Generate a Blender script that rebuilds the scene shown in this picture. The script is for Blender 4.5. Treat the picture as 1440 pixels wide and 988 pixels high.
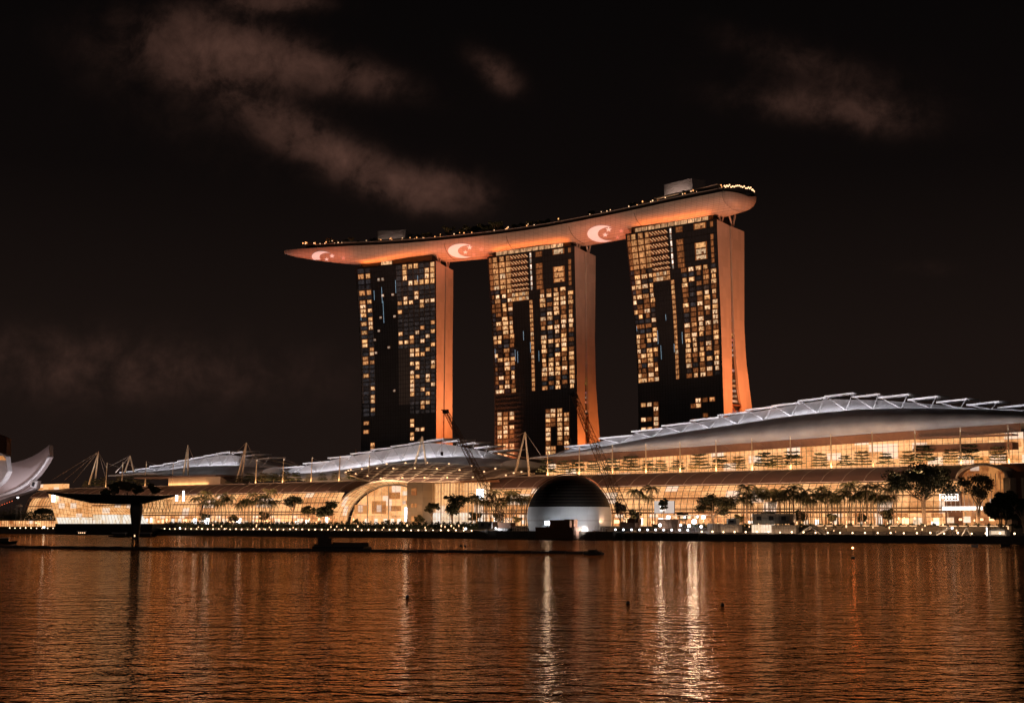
import bpy, bmesh, math, random
from mathutils import Vector, Matrix
from mathutils.bvhtree import BVHTree
random.seed(7)
R = random.random
U = random.uniform
scene = bpy.context.scene
for o in list(bpy.data.objects): bpy.data.objects.remove(o)

# ------------------------------------------------------------------ camera
CAM_H = 9.1
FPX = 2000.0                       # focal length in pixels of the 1440 px wide photograph
TH = math.atan(238.4 / FPX)
cd = bpy.data.cameras.new('camera'); cam = bpy.data.objects.new('camera', cd)
scene.collection.objects.link(cam); scene.camera = cam
cd.sensor_width = 36; cd.lens = 36 * FPX / 1440; cd.clip_start = 1; cd.clip_end = 30000
cam.location = (0, 0, CAM_H); cam.rotation_euler = (math.pi / 2 + TH, 0, 0)
scene.render.resolution_x = 1024; scene.render.resolution_y = 702
scene.view_settings.view_transform = 'Standard'; scene.view_settings.look = 'None'
scene.view_settings.exposure = 0.0; scene.view_settings.gamma = 1.0
try:
    scene.view_settings.use_curve_mapping = False
except Exception: pass
scene.render.engine = 'CYCLES'
cy = scene.cycles
cy.use_denoising = True; cy.max_bounces = 4; cy.diffuse_bounces = 2; cy.glossy_bounces = 3
cy.transmission_bounces = 2; cy.sample_clamp_indirect = 4.0; cy.sample_clamp_direct = 0
cy.use_light_tree = True; cy.caustics_reflective = False; cy.caustics_refractive = False

# ------------------------------------------------------------------ world: night sky over a lit city
def ray(px, py):
    x = (px - 720) / FPX; y = (494 - py) / FPX
    c, s = math.cos(TH), math.sin(TH)
    return Vector((x, c - y * s, s + y * c))
world = bpy.data.worlds.new('World'); scene.world = world; world.use_nodes = True
nt = world.node_tree; nt.nodes.clear()
def N(t, **k):
    n = nt.nodes.new(t)
    for a, b in k.items():
        setattr(n, a, b)
    return n
def Lk(a, b): nt.links.new(a, b)
def setin(n, i, v):
    if hasattr(v, 'is_output') or hasattr(v, 'links'): Lk(v, n.inputs[i])
    else: n.inputs[i].default_value = v
def mth(op, a, b=None, c=None, clamp=False):
    n = N('ShaderNodeMath', operation=op); n.use_clamp = clamp
    setin(n, 0, a)
    if b is not None: setin(n, 1, b)
    if c is not None: setin(n, 2, c)
    return n.outputs[0]
tc = N('ShaderNodeTexCoord'); sx = N('ShaderNodeSeparateXYZ'); Lk(tc.outputs['Generated'], sx.inputs[0])
yy = mth('MAXIMUM', sx.outputs[1], 0.02)
ax = mth('DIVIDE', sx.outputs[0], yy); ez = mth('DIVIDE', sx.outputs[2], yy)
front = mth('GREATER_THAN', sx.outputs[1], 0.03)
def cloud(px, py, rx, ry, ang, amp):
    d = ray(px, py); cx, cz = d.x / d.y, d.z / d.y
    u = mth('SUBTRACT', ax, cx); v = mth('SUBTRACT', ez, cz)
    ca, sa = math.cos(math.radians(ang)), math.sin(math.radians(ang))
    a = mth('ADD', mth('MULTIPLY', u, ca * FPX / rx), mth('MULTIPLY', v, -sa * FPX / rx))
    b = mth('ADD', mth('MULTIPLY', u, sa * FPX / ry), mth('MULTIPLY', v, ca * FPX / ry))
    r2 = mth('ADD', mth('MULTIPLY', a, a), mth('MULTIPLY', b, b))
    return mth('MULTIPLY', mth('POWER', 2.718, mth('MULTIPLY', r2, -1.0)), amp)
tot = None
for c in [(320, 75, 110, 50, 8, 1.0), (470, 100, 120, 30, 14, .75), (420, 190, 110, 30, 30, .8), (520, 240, 90, 30, 24, .8),
          (620, 268, 75, 34, 5, 1.0), (695, 100, 48, 24, 42, .8), (1120, 150, 120, 26, 6, .42), (1230, 165, 80, 28, 8, .42), (1180, 120, 200, 60, 8, .2), (300, 150, 240, 110, 20, .2),
          (1110, 75, 130, 24, 18, .28), (120, 515, 380, 60, 3, .50), (1300, 378, 55, 14, 0, .25), (390, 5, 80, 16, 0, .75), (240, 50, 140, 60, 0, .25)]:
    g = cloud(*c); tot = g if tot is None else mth('ADD', tot, g)
cmb = N('ShaderNodeCombineXYZ'); Lk(ax, cmb.inputs[0]); Lk(ez, cmb.inputs[2])
nz = N('ShaderNodeTexNoise'); nz.inputs['Scale'].default_value = 27; nz.inputs['Detail'].default_value = 9; nz.inputs['Roughness'].default_value = .64
nz.inputs['Distortion'].default_value = .25
Lk(cmb.outputs[0], nz.inputs['Vector'])
nm = N('ShaderNodeMapRange'); nm.inputs[1].default_value = .36; nm.inputs[2].default_value = .66; Lk(nz.outputs[0], nm.inputs[0])
cl = mth('MULTIPLY', mth('MULTIPLY', tot, front), mth('ADD', mth('MULTIPLY', nm.outputs[0], .72), .28))
# a threshold through the same noise gives ragged cloud edges
cl = mth('MULTIPLY', cl, mth('SMOOTH_MIN', 1.0, mth('MULTIPLY', cl, 2.2), .2), clamp=False)
elev = mth('MAXIMUM', sx.outputs[2], 0.0)
gr = N('ShaderNodeValToRGB'); Lk(elev, gr.inputs[0])
e = gr.color_ramp.elements
e[0].position = 0; e[0].color = (.0135, .0080, .0064, 1)
e[1].position = .42; e[1].color = (.0014, .0012, .0013, 1)
m_ = e.new(.12); m_.color = (.0102, .0062, .0050, 1)
m_ = e.new(.24); m_.color = (.0038, .0026, .0024, 1)
mix = N('ShaderNodeMix', data_type='RGBA', blend_type='ADD'); mix.inputs[0].default_value = 1
cc = N('ShaderNodeMix', data_type='RGBA', blend_type='MULTIPLY'); cc.inputs[0].default_value = 1
comb = N('ShaderNodeCombineColor'); 
for i in range(3): Lk(cl, comb.inputs[i])
Lk(comb.outputs[0], cc.inputs[6]); cc.inputs[7].default_value = (.062, .029, .0205, 1)
Lk(gr.outputs[0], mix.inputs[6]); Lk(cc.outputs[2], mix.inputs[7])
# the lit city on the shore behind the photographer glows low in the sky
back = N('ShaderNodeMapRange'); back.inputs[1].default_value = -.1; back.inputs[2].default_value = -.8; Lk(sx.outputs[1], back.inputs[0])
low = N('ShaderNodeMapRange'); low.inputs[1].default_value = .35; low.inputs[2].default_value = .02; Lk(sx.outputs[2], low.inputs[0])
glow = mth('MULTIPLY', mth('MULTIPLY', back.outputs[0], low.outputs[0]), mth('GREATER_THAN', sx.outputs[2], 0.0))
comb2 = N('ShaderNodeCombineColor')
Lk(mth('MULTIPLY', glow, .17), comb2.inputs[0]); Lk(mth('MULTIPLY', glow, .13), comb2.inputs[1]); Lk(mth('MULTIPLY', glow, .115), comb2.inputs[2])
mix2 = N('ShaderNodeMix', data_type='RGBA', blend_type='ADD'); mix2.inputs[0].default_value = 1
Lk(mix.outputs[2], mix2.inputs[6]); Lk(comb2.outputs[0], mix2.inputs[7])
bg = N('ShaderNodeBackground'); bg.inputs[1].default_value = 1.0; Lk(mix2.outputs[2], bg.inputs[0])
wo = N('ShaderNodeOutputWorld'); Lk(bg.outputs[0], wo.inputs[0])

# ------------------------------------------------------------------ helpers
COL = scene.collection
BX, BY = 14.0, 730.0
_n = math.hypot(.764, .645); SU = Vector((.764 / _n, -.645 / _n, 0)); MW = Vector((-SU.y, SU.x, 0))
ANG = math.atan2(SU.y, SU.x)
def L(s, w, z): return Vector((BX, BY, 0)) + SU * s + MW * w + Vector((0, 0, z))
def onw(px, py, w):                 # where a sight line meets the vertical plane w metres inland of the quay
    d = ray(px, py); k = (w + BX * MW.x + BY * MW.y) / (d.x * MW.x + d.y * MW.y)
    P = Vector((0, 0, CAM_H)) + d * k
    return (P - Vector((BX, BY, 0))).dot(SU), P.z
def atD(px, py, D):
    d = ray(px, py); return Vector((0, 0, CAM_H)) + d * (D / d.y)
def onwater(px, py, z=0):
    d = ray(px, py); return Vector((0, 0, CAM_H)) + d * ((z - CAM_H) / d.z)

def tag(o, label=None, cat=None, group=None, kind=None):
    if label: o['label'] = label
    if cat: o['category'] = cat
    if group: o['group'] = group
    if kind: o['kind'] = kind
    return o
def empty(name, loc, rz=0, label=None, cat=None, group=None):
    o = bpy.data.objects.new(name, None); COL.objects.link(o)
    o.location = loc; o.rotation_euler = (0, 0, rz); o.empty_display_size = 1
    return tag(o, label, cat, group)
def site(name, s, w, z, label=None, cat=None, group=None):
    return empty(name, L(s, w, z), ANG, label, cat, group)

class MB:
    def __init__(s): s.v = []; s.f = []; s.m = []; s.c = []
    def add(s, vs, fs, mi=0, col=None):
        b = len(s.v); s.v += [tuple(p) for p in vs]
        for f in fs:
            s.f.append([b + i for i in f]); s.m.append(mi); s.c.append(col or (1, 1, 1, 1))
    def box(s, x0, x1, y0, y1, z0, z1, mi=0, col=None):
        s.add([(x0, y0, z0), (x1, y0, z0), (x1, y1, z0), (x0, y1, z0), (x0, y0, z1), (x1, y0, z1), (x1, y1, z1), (x0, y1, z1)],
              [(0, 3, 2, 1), (4, 5, 6, 7), (0, 1, 5, 4), (1, 2, 6, 5), (2, 3, 7, 6), (3, 0, 4, 7)], mi, col)
    def bar(s, a, b, r, r2=None, n=4, mi=0, caps=True, col=None):
        a = Vector(a); b = Vector(b); d = b - a
        if d.length < 1e-6: return
        d.normalize(); up = Vector((0, 0, 1)) if abs(d.z) < .95 else Vector((0, 1, 0))
        p = d.cross(up).normalized(); q = d.cross(p)
        r2 = r if r2 is None else r2; vs = []
        for c, rr in ((a, r), (b, r2)):
            for i in range(n):
                t = 2 * math.pi * (i + .5) / n; vs.append(c + (p * math.cos(t) + q * math.sin(t)) * rr)
        fs = [(i, (i + 1) % n, n + (i + 1) % n, n + i) for i in range(n)]
        if caps: fs += [tuple(range(n))[::-1], tuple(range(n, 2 * n))]
        s.add(vs, fs, mi, col)
    def tube(s, pts, r, n=4, mi=0):
        for i in range(len(pts) - 1): s.bar(pts[i], pts[i + 1], r if not callable(r) else r(i / len(pts)), r if not callable(r) else r((i + 1) / len(pts)), n, mi)
    def lathe(s, prof, n=20, c=(0, 0, 0), mi=0, a0=0, a1=2 * math.pi):
        vs = []; full = abs(a1 - a0 - 2 * math.pi) < 1e-4; k = n if full else n + 1
        for r, z in prof:
            for i in range(k):
                t = a0 + (a1 - a0) * i / n; vs.append((c[0] + r * math.cos(t), c[1] + r * math.sin(t), c[2] + z))
        fs = []
        for j in range(len(prof) - 1):
            for i in range(n):
                i2 = (i + 1) % k; fs.append((j * k + i, j * k + i2, (j + 1) * k + i2, (j + 1) * k + i))
        s.add(vs, fs, mi)
    def grid(s, rows, mi=0, col=None, closed=False):
        n = len(rows[0]); vs = [p for r in rows for p in r]; fs = []
        for j in range(len(rows) - 1):
            for i in range(n if closed else n - 1):
                fs.append((j * n + i, j * n + (i + 1) % n, (j + 1) * n + (i + 1) % n, (j + 1) * n + i))
        s.add(vs, fs, mi, col)
    def prism(s, poly, y0, y1, mi=0):       # polygon in (x,z), extruded along y
        n = len(poly); vs = [(x, y0, z) for x, z in poly] + [(x, y1, z) for x, z in poly]
        s.add(vs, [tuple(range(n)), tuple(range(2 * n - 1, n - 1, -1))] + [(i, n + i, n + (i + 1) % n, (i + 1) % n) for i in range(n)], mi)
    def mesh(s, name, mats, smooth=False):
        me = bpy.data.meshes.new(name); me.from_pydata(s.v, [], s.f)
        if not isinstance(mats, (list, tuple)): mats = [mats]
        for m in mats: me.materials.append(m)
        if len(mats) > 1:
            for p, i in zip(me.polygons, s.m): p.material_index = i
        if any(c != (1, 1, 1, 1) for c in s.c):
            ca = me.color_attributes.new('lit', 'FLOAT_COLOR', 'CORNER'); k = 0; buf = []
            for f, c in zip(s.f, s.c): buf += list(c) * len(f)
            ca.data.foreach_set('color', buf)
        if smooth:
            for p in me.polygons: p.use_smooth = True
        me.update(); return me
    def build(s, name, mats, parent=None, smooth=False, **k):
        o = bpy.data.objects.new(name, s.mesh(name, mats, smooth)); COL.objects.link(o)
        if parent: o.parent = parent
        return tag(o, **k)
def clone(o, loc=None, rz=None, sc=None, label=None, parent=None):
    c = o.copy(); COL.objects.link(c); c.parent = parent
    for ch in o.children: clone(ch, parent=c)
    if loc is not None: c.location = loc
    if rz is not None: c.rotation_euler = (0, 0, rz)
    if sc is not None: c.scale = (sc, sc, sc) if not isinstance(sc, tuple) else sc
    if label: c['label'] = label
    return c

# ------------------------------------------------------------------ materials
def _mat(name):
    m = bpy.data.materials.new(name); m.use_nodes = True
    return m, m.node_tree, m.node_tree.nodes['Principled BSDF']
def surf(name, col, rough=.6, metal=0, var=.25, sc=.5, grid=None, bump=0, obj=True, spec=None):
    m, t, b = _mat(name)
    b.inputs['Roughness'].default_value = rough; b.inputs['Metallic'].default_value = metal
    if spec is not None: b.inputs['Specular IOR Level'].default_value = spec
    co = t.nodes.new('ShaderNodeTexCoord'); no = t.nodes.new('ShaderNodeTexNoise')
    no.inputs['Scale'].default_value = sc; no.inputs['Detail'].default_value = 6
    t.links.new(co.outputs['Object'], no.inputs['Vector'])
    rp = t.nodes.new('ShaderNodeMix'); rp.data_type = 'RGBA'
    rp.inputs[6].default_value = (*[c * (1 - var) for c in col], 1); rp.inputs[7].default_value = (*[min(1, c * (1 + var)) for c in col], 1)
    t.links.new(no.outputs[0], rp.inputs[0]); out = rp.outputs[2]
    if grid:                                  # panel joints: brick texture with cells (gx, gy) over chosen axes
        gx, gy, axes, amt = grid
        sp = t.nodes.new('ShaderNodeSeparateXYZ'); t.links.new(co.outputs['Object'], sp.inputs[0])
        cb = t.nodes.new('ShaderNodeCombineXYZ'); t.links.new(sp.outputs['XYZ'.index(axes[0])], cb.inputs[0]); t.links.new(sp.outputs['XYZ'.index(axes[1])], cb.inputs[1])
        br = t.nodes.new('ShaderNodeTexBrick'); br.offset = 0; br.inputs['Scale'].default_value = 1
        br.inputs['Brick Width'].default_value = gx; br.inputs['Row Height'].default_value = gy; br.inputs['Mortar Size'].default_value = .09; br.inputs['Mortar Smooth'].default_value = .5
        br.inputs['Color1'].default_value = (1, 1, 1, 1); br.inputs['Color2'].default_value = (.86, .86, .86, 1); br.inputs['Mortar'].default_value = (1 - amt,) * 3 + (1,)
        t.links.new(cb.outputs[0], br.inputs['Vector'])
        mm = t.nodes.new('ShaderNodeMix'); mm.data_type = 'RGBA'; mm.blend_type = 'MULTIPLY'; mm.inputs[0].default_value = 1
        t.links.new(out, mm.inputs[6]); t.links.new(br.outputs[0], mm.inputs[7]); out = mm.outputs[2]
    t.links.new(out, b.inputs['Base Color'])
    if bump:
        bp = t.nodes.new('ShaderNodeBump'); bp.inputs['Strength'].default_value = bump; bp.inputs['Distance'].default_value = .3
        t.links.new(no.outputs[0], bp.inputs['Height']); t.links.new(bp.outputs[0], b.inputs['Normal'])
    return m
def lamp_mat(name, col, st):
    m, t, b = _mat(name); b.inputs['Base Color'].default_value = (*col, 1)
    b.inputs['Emission Color'].default_value = (*col, 1); b.inputs['Emission Strength'].default_value = st
    no = t.nodes.new('ShaderNodeTexNoise'); no.inputs['Scale'].default_value = 3
    mr = t.nodes.new('ShaderNodeMapRange'); mr.inputs[3].default_value = st * .9; mr.inputs[4].default_value = st * 1.1
    t.links.new(no.outputs[0], mr.inputs[0]); t.links.new(mr.outputs[0], b.inputs['Emission Strength'])
    return m
def interior(name, lo, hi, white, st, cell, wfrac=.12, nsc=.05, attr=False):
    """a lit interior seen through glazing: rooms / shops of differing brightness"""
    m, t, b = _mat(name); b.inputs['Base Color'].default_value = (.25, .16, .09, 1); b.inputs['Roughness'].default_value = .5
    co = t.nodes.new('ShaderNodeTexCoord')
    dv = t.nodes.new('ShaderNodeVectorMath'); dv.operation = 'DIVIDE'; dv.inputs[1].default_value = cell; t.links.new(co.outputs['Object'], dv.inputs[0])
    fl = t.nodes.new('ShaderNodeVectorMath'); fl.operation = 'FLOOR'; t.links.new(dv.outputs[0], fl.inputs[0])
    wn = t.nodes.new('ShaderNodeTexWhiteNoise'); t.links.new(fl.outputs[0], wn.inputs['Vector'])
    no = t.nodes.new('ShaderNodeTexNoise'); no.inputs['Scale'].default_value = nsc; no.inputs['Detail'].default_value = 3; t.links.new(co.outputs['Object'], no.inputs['Vector'])
    n2 = t.nodes.new('ShaderNodeTexNoise'); n2.inputs['Scale'].default_value = .9; n2.inputs['Detail'].default_value = 6; n2.inputs['Roughness'].default_value = .7; t.links.new(co.outputs['Object'], n2.inputs['Vector'])
    a = t.nodes.new('ShaderNodeMath'); a.operation = 'MULTIPLY_ADD'; a.inputs[1].default_value = .38; t.links.new(wn.outputs[0], a.inputs[0])
    mr = t.nodes.new('ShaderNodeMapRange'); mr.inputs[1].default_value = .3; mr.inputs[2].default_value = .7; mr.inputs[3].default_value = 0; mr.inputs[4].default_value = .35; t.links.new(no.outputs[0], mr.inputs[0])
    m3 = t.nodes.new('ShaderNodeMapRange'); m3.inputs[1].default_value = .3; m3.inputs[2].default_value = .7; m3.inputs[3].default_value = -.05; m3.inputs[4].default_value = .45; t.links.new(n2.outputs[0], m3.inputs[0])
    ad = t.nodes.new('ShaderNodeMath'); ad.operation = 'ADD'; t.links.new(mr.outputs[0], ad.inputs[0]); t.links.new(m3.outputs[0], ad.inputs[1])
    t.links.new(ad.outputs[0], a.inputs[2])
    rp = t.nodes.new('ShaderNodeValToRGB'); el = rp.color_ramp.elements
    el[0].position = 0; el[0].color = (*[c * .35 for c in lo], 1); el[1].position = 1; el[1].color = (*hi, 1)
    x = el.new(.35); x.color = (*lo, 1); x = el.new(.7); x.color = (*hi, 1)
    t.links.new(a.outputs[0], rp.inputs[0])
    gt = t.nodes.new('ShaderNodeMath'); gt.operation = 'GREATER_THAN'; gt.inputs[1].default_value = 1 - wfrac; t.links.new(wn.outputs[0], gt.inputs[0])
    gm = t.nodes.new('ShaderNodeMath'); gm.operation = 'MULTIPLY'; t.links.new(gt.outputs[0], gm.inputs[0]); t.links.new(n2.outputs[0], gm.inputs[1])
    mx = t.nodes.new('ShaderNodeMix'); mx.data_type = 'RGBA'; mx.inputs[7].default_value = (*white, 1)
    t.links.new(gm.outputs[0], mx.inputs[0]); t.links.new(rp.outputs[0], mx.inputs[6])
    t.links.new(mx.outputs[2], b.inputs['Emission Color']); b.inputs['Emission Strength'].default_value = st
    return m
def foliage(name, col, var=.5):
    m, t, b = _mat(name); b.inputs['Roughness'].default_value = .55
    co = t.nodes.new('ShaderNodeTexCoord'); no = t.nodes.new('ShaderNodeTexNoise'); no.inputs['Scale'].default_value = .8; no.inputs['Detail'].default_value = 3
    t.links.new(co.outputs['Object'], no.inputs['Vector'])
    rp = t.nodes.new('ShaderNodeMix'); rp.data_type = 'RGBA'
    rp.inputs[6].default_value = (*[c * (1 - var) for c in col], 1); rp.inputs[7].default_value = (*[c * (1 + var) for c in col], 1)
    t.links.new(no.outputs[0], rp.inputs[0]); t.links.new(rp.outputs[2], b.inputs['Base Color'])
    return m
def window_mat(name):
    m, t, b = _mat(name); b.inputs['Base Color'].default_value = (.03, .02, .015, 1); b.inputs['Roughness'].default_value = .2
    at = t.nodes.new('ShaderNodeAttribute'); at.attribute_name = 'lit'
    co = t.nodes.new('ShaderNodeTexCoord'); mp = t.nodes.new('ShaderNodeMapping'); mp.inputs['Scale'].default_value = (1.0, .2, .45)
    t.links.new(co.outputs['Object'], mp.inputs[0])
    no = t.nodes.new('ShaderNodeTexNoise'); no.inputs['Scale'].default_value = 1; no.inputs['Detail'].default_value = 4; t.links.new(mp.outputs[0], no.inputs['Vector'])
    mr = t.nodes.new('ShaderNodeMapRange'); mr.inputs[1].default_value = .35; mr.inputs[2].default_value = .65; mr.inputs[3].default_value = .35; mr.inputs[4].default_value = 1.3
    t.links.new(no.outputs[0], mr.inputs[0])
    t.links.new(at.outputs['Color'], b.inputs['Emission Color']); t.links.new(mr.outputs[0], b.inputs['Emission Strength'])
    return m
M = {}
M['dark_glass'] = surf('dark_glass', (.028, .027, .030), .32, 0, .5, .12)
M['grey_glass'] = surf('curtained_glass', (.115, .098, .092), .45, 0, .35, .3)
M['mullion'] = surf('dark_mullion', (.012, .010, .010), .6)
M['concrete'] = surf('pale_concrete', (.50, .44, .40), .8, 0, .16, .06, grid=(3.0, 6.3, 'YZ', .14))
M['hull'] = surf('hull_cladding', (.48, .41, .36), .5, 0, .16, .09, grid=(3.1, .9, 'XZ', .55))
M['hull_plain'] = surf('hull_soffit', (.36, .31, .28), .5, 0, .16, .1, grid=(2.2, 1.3, 'XZ', .4))
M['emblem'] = lamp_mat('emblem_glow_decal', (.66, .60, .57), .52)  # projected light put into a glowing material
M['emblem_dim'] = lamp_mat('faint_emblem_glow_decal', (.56, .34, .28), .34)
M['box'] = surf('rooftop_box_cladding', (.36, .31, .29), .7, 0, .05, .2)
M['dark_metal'] = surf('dark_metal', (.03, .026, .024), .5, .3)
M['black'] = surf('black_paint', (.008, .008, .009), .4)
M['strut'] = surf('painted_strut', (.55, .45, .38), .6)
M['white_roof'] = surf('white_roof_panels', (.70, .69, .71), .6, 0, .10, .12, grid=(3.75, 60, 'XZ', .16))
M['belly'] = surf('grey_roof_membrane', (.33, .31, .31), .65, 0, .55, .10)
M['white_steel'] = surf('white_steel', (.52, .51, .52), .5, 0, .05)
M['brown_roof'] = surf('brown_metal_roof', (.20, .125, .10), .5, .2, .12, .15, grid=(11, 60, 'XY', .15))
M['rib'] = surf('pale_roof_rib', (.50, .40, .33), .5)
M['cream'] = surf('cream_cladding', (.55, .42, .29), .7, 0, .08, .2, grid=(4, 4, 'XZ', .2))
M['frame'] = surf('bronze_glazing_bar', (.10, .055, .03), .5)
M['pale_frame'] = surf('pale_arch_frame', (.62, .50, .38), .5)
M['pole'] = surf('cream_mast', (.60, .47, .33), .5)
M['cable'] = surf('steel_cable', (.35, .26, .20), .5, .3)
M['paving'] = surf('granite_paving', (.16, .13, .11), .7, 0, .2, .4)
M['quay'] = surf('quay_wall', (.11, .085, .065), .8, 0, .5, .4, bump=.4)
M['wood'] = surf('timber_brown', (.20, .085, .04), .8, 0, .3, .5)
M['rust'] = surf('rusty_steel', (.17, .08, .045), .8, 0, .35, .8)
M['lattice'] = surf('crane_paint', (.22, .11, .05), .6)
M['white_paint'] = surf('white_paint', (.75, .73, .70), .6, 0, .06)
M['grey_panel'] = surf('grey_site_panel', (.30, .27, .25), .7, 0, .12, .3, grid=(2.4, 2.6, 'XZ', .5))
M['dome_dark'] = surf('dark_dome_glass', (.022, .017, .015), .5, 0, .2, .1, grid=(40, 1.35, 'XZ', .6), spec=.15)
M['dome_white'] = surf('white_dome_cladding', (.72, .71, .70), .6, 0, .05, .1, grid=(3.2, 4.6, 'XZ', .12))
M['museum'] = surf('museum_white_panels', (.52, .43, .42), .6, 0, .08, .1)
M['museum_rim'] = surf('museum_rim', (.75, .72, .72), .5)
M['bark'] = surf('bark', (.34, .24, .16), .9, 0, .3, 2)
M['palm_bark'] = surf('palm_bark', (.30, .20, .13), .9, 0, .2, 1)
M['leaf'] = foliage('dark_leaf', (.040, .050, .022))
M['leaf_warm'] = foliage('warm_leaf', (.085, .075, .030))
M['palm_leaf'] = foliage('palm_leaf', (.10, .095, .035))
M['skin'] = surf('clothing', (.10, .06, .05), .9, 0, .6, 3)
M['window'] = window_mat('lit_hotel_window')
M['warm_lamp'] = lamp_mat('warm_lamp_glass', (1, .66, .38), 5)
M['white_lamp'] = lamp_mat('white_lamp_glass', (.9, .93, 1), 5)
M['flood'] = lamp_mat('floodlight_glass', (.78, .88, 1), 60)
M['amber_lamp'] = lamp_mat('amber_lamp_glass', (1, .42, .14), 2.2)
M['deck_lamp'] = lamp_mat('deck_lamp_glass', (1, .60, .32), 2.0)
M['red_lamp'] = lamp_mat('red_lamp_glass', (1, .16, .06), 2)
M['blue_strip'] = lamp_mat('cool_strip_light', (.45, .75, 1), .45)
M['screen'] = lamp_mat('bright_screen', (.85, .92, 1), 9)
M['panel_lamp'] = lamp_mat('white_panel_lamp', (.80, .90, 1), 17)
M['sign'] = lamp_mat('white_sign_letters', (1, .93, .85), 2.2)
CR_LO = (.46, .17, .055); CR_HI = (.86, .50, .23); WHT = (1, .93, .84)
M['glow_low'] = interior('shop_interior', (.42, .13, .035), (1.15, .60, .25), WHT, 1.1, (5.4, 200, 4.2), .16)
M['glow_mall'] = interior('atrium_interior', (.62, .25, .08), (1.10, .58, .24), WHT, .95, (7.4, 200, 5.8), .07)
M['glow_up'] = interior('upper_gallery_interior', (.72, .28, .08), (1.15, .60, .25), WHT, .96, (7.5, 200, 3.6), .10)
M['glow_orange'] = interior('amber_interior', (.28, .075, .02), (.70, .28, .08), WHT, .75, (4, 200, 4), .06)
M['glow_white'] = interior('bright_interior', (.85, .62, .40), (1, .90, .76), WHT, 1.0, (3.2, 200, 5), .3)

def light(kind, name, loc, target, power, col, size=1, size_y=None, spot=60, blend=.6, parent=None, spread=None):
    d = bpy.data.lights.new(name, kind); d.energy = power; d.color = col
    if kind == 'AREA':
        d.size = size
        if size_y: d.shape = 'RECTANGLE'; d.size_y = size_y
        if spread: d.spread = math.radians(spread)
    else: d.shadow_soft_size = size
    if kind == 'SPOT': d.spot_size = math.radians(spot); d.spot_blend = blend
    o = bpy.data.objects.new(name, d); COL.objects.link(o); o.location = loc
    dr = Vector(target) - Vector(loc)
    o.rotation_euler = dr.to_track_quat('-Z', 'Y').to_euler()
    return o

# ------------------------------------------------------------------ water and land
m, t, b = _mat('bay_water')
b.inputs['Base Color'].default_value = (.006, .0035, .003, 1); b.inputs['Roughness'].default_value = .05; b.inputs['IOR'].default_value = 1.33; b.inputs['Specular Tint'].default_value = (1, .70, .46, 1)
co = t.nodes.new('ShaderNodeTexCoord')
def wave(sc, strength, dist, det, rot, prev=None, ani=1.0, w4=0):
    mp = t.nodes.new('ShaderNodeMapping'); mp.inputs['Rotation'].default_value = (0, 0, rot); mp.inputs['Scale'].default_value = (sc * ani, sc, sc)
    mp.inputs['Location'].default_value = (w4, w4, 0)
    t.links.new(co.outputs['Object'], mp.inputs[0])
    no = t.nodes.new('ShaderNodeTexNoise'); no.inputs['Scale'].default_value = 1; no.inputs['Detail'].default_value = det; no.inputs['Roughness'].default_value = .55
    no.inputs['Distortion'].default_value = .4
    t.links.new(mp.outputs[0], no.inputs['Vector'])
    bp = t.nodes.new('ShaderNodeBump'); bp.inputs['Strength'].default_value = strength; bp.inputs['Distance'].default_value = dist
    t.links.new(no.outputs[0], bp.inputs['Height'])
    if prev: t.links.new(prev.outputs[0], bp.inputs['Normal'])
    return bp
WAVE = 1.0
b1 = wave(.20, WAVE, .42, 2, .1, None, .8)
b2 = wave(.43, WAVE, .98, 2.5, -.12, b1, .65, 13)
pn = t.nodes.new('ShaderNodeTexNoise'); pn.inputs['Scale'].default_value = .022; pn.inputs['Detail'].default_value = 3; t.links.new(co.outputs['Object'], pn.inputs['Vector'])
pr = t.nodes.new('ShaderNodeMapRange'); pr.inputs[1].default_value = .35; pr.inputs[2].default_value = .62; pr.inputs[3].default_value = .42; pr.inputs[4].default_value = 1.0
t.links.new(pn.outputs[0], pr.inputs[0]); t.links.new(pr.outputs[0], b2.inputs['Strength'])
b3 = wave(1.7, WAVE, .20, 2, .2, b2, .7, 31)
gl_ = t.nodes.new('ShaderNodeBsdfGlossy'); gl_.inputs['Color'].default_value = (1, .57, .31, 1); gl_.inputs['Roughness'].default_value = .07  # orange of the reflections is put into the gloss tint
fr_ = t.nodes.new('ShaderNodeFresnel'); fr_.inputs['IOR'].default_value = 1.9
df_ = t.nodes.new('ShaderNodeBsdfDiffuse'); df_.inputs['Color'].default_value = (.012, .006, .004, 1)
mxs = t.nodes.new('ShaderNodeMixShader')
for n_ in (gl_, fr_, df_): t.links.new(b3.outputs[0], n_.inputs['Normal'])
t.links.new(fr_.outputs[0], mxs.inputs[0]); t.links.new(df_.outputs[0], mxs.inputs[1]); t.links.new(gl_.outputs[0], mxs.inputs[2])
t.links.new(mxs.outputs[0], t.nodes['Material Output'].inputs['Surface'])
M['water'] = m
w = MB(); w.add([(-9000, -3000, 0), (9000, -3000, 0), (9000, 14000, 0), (-9000, 14000, 0)], [(0, 1, 2, 3)])
w.build('bay_water', M['water'], label='dark rippled bay reflecting orange city lights', kind='structure')

# quay and land: lower promenade, upper promenade, hinterland (one stepped sheet)
g = site('promenade_ground', 0, 0, 0); g['kind'] = 'structure'; g['label'] = 'stepped waterfront promenade paving above the bay'
a = MB()
prof = [(0, -2), (0, 3.0), (9.5, 3.0), (9.5, 4.6), (14, 4.6), (14, 6.6), (70, 6.6), (70, 7.4), (2500, 7.4)]
a.grid([[(s_, w_, z_) for w_, z_ in prof] for s_ in (-2600, -600, -300, 0, 300, 1500)])
pv = a.build('promenade_paving', M['paving'], g)
a = MB(); a.box(-2600, 1500, -.5, .1, -2, 3.25); a.build('quay_wall', M['quay'], g)

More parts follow.
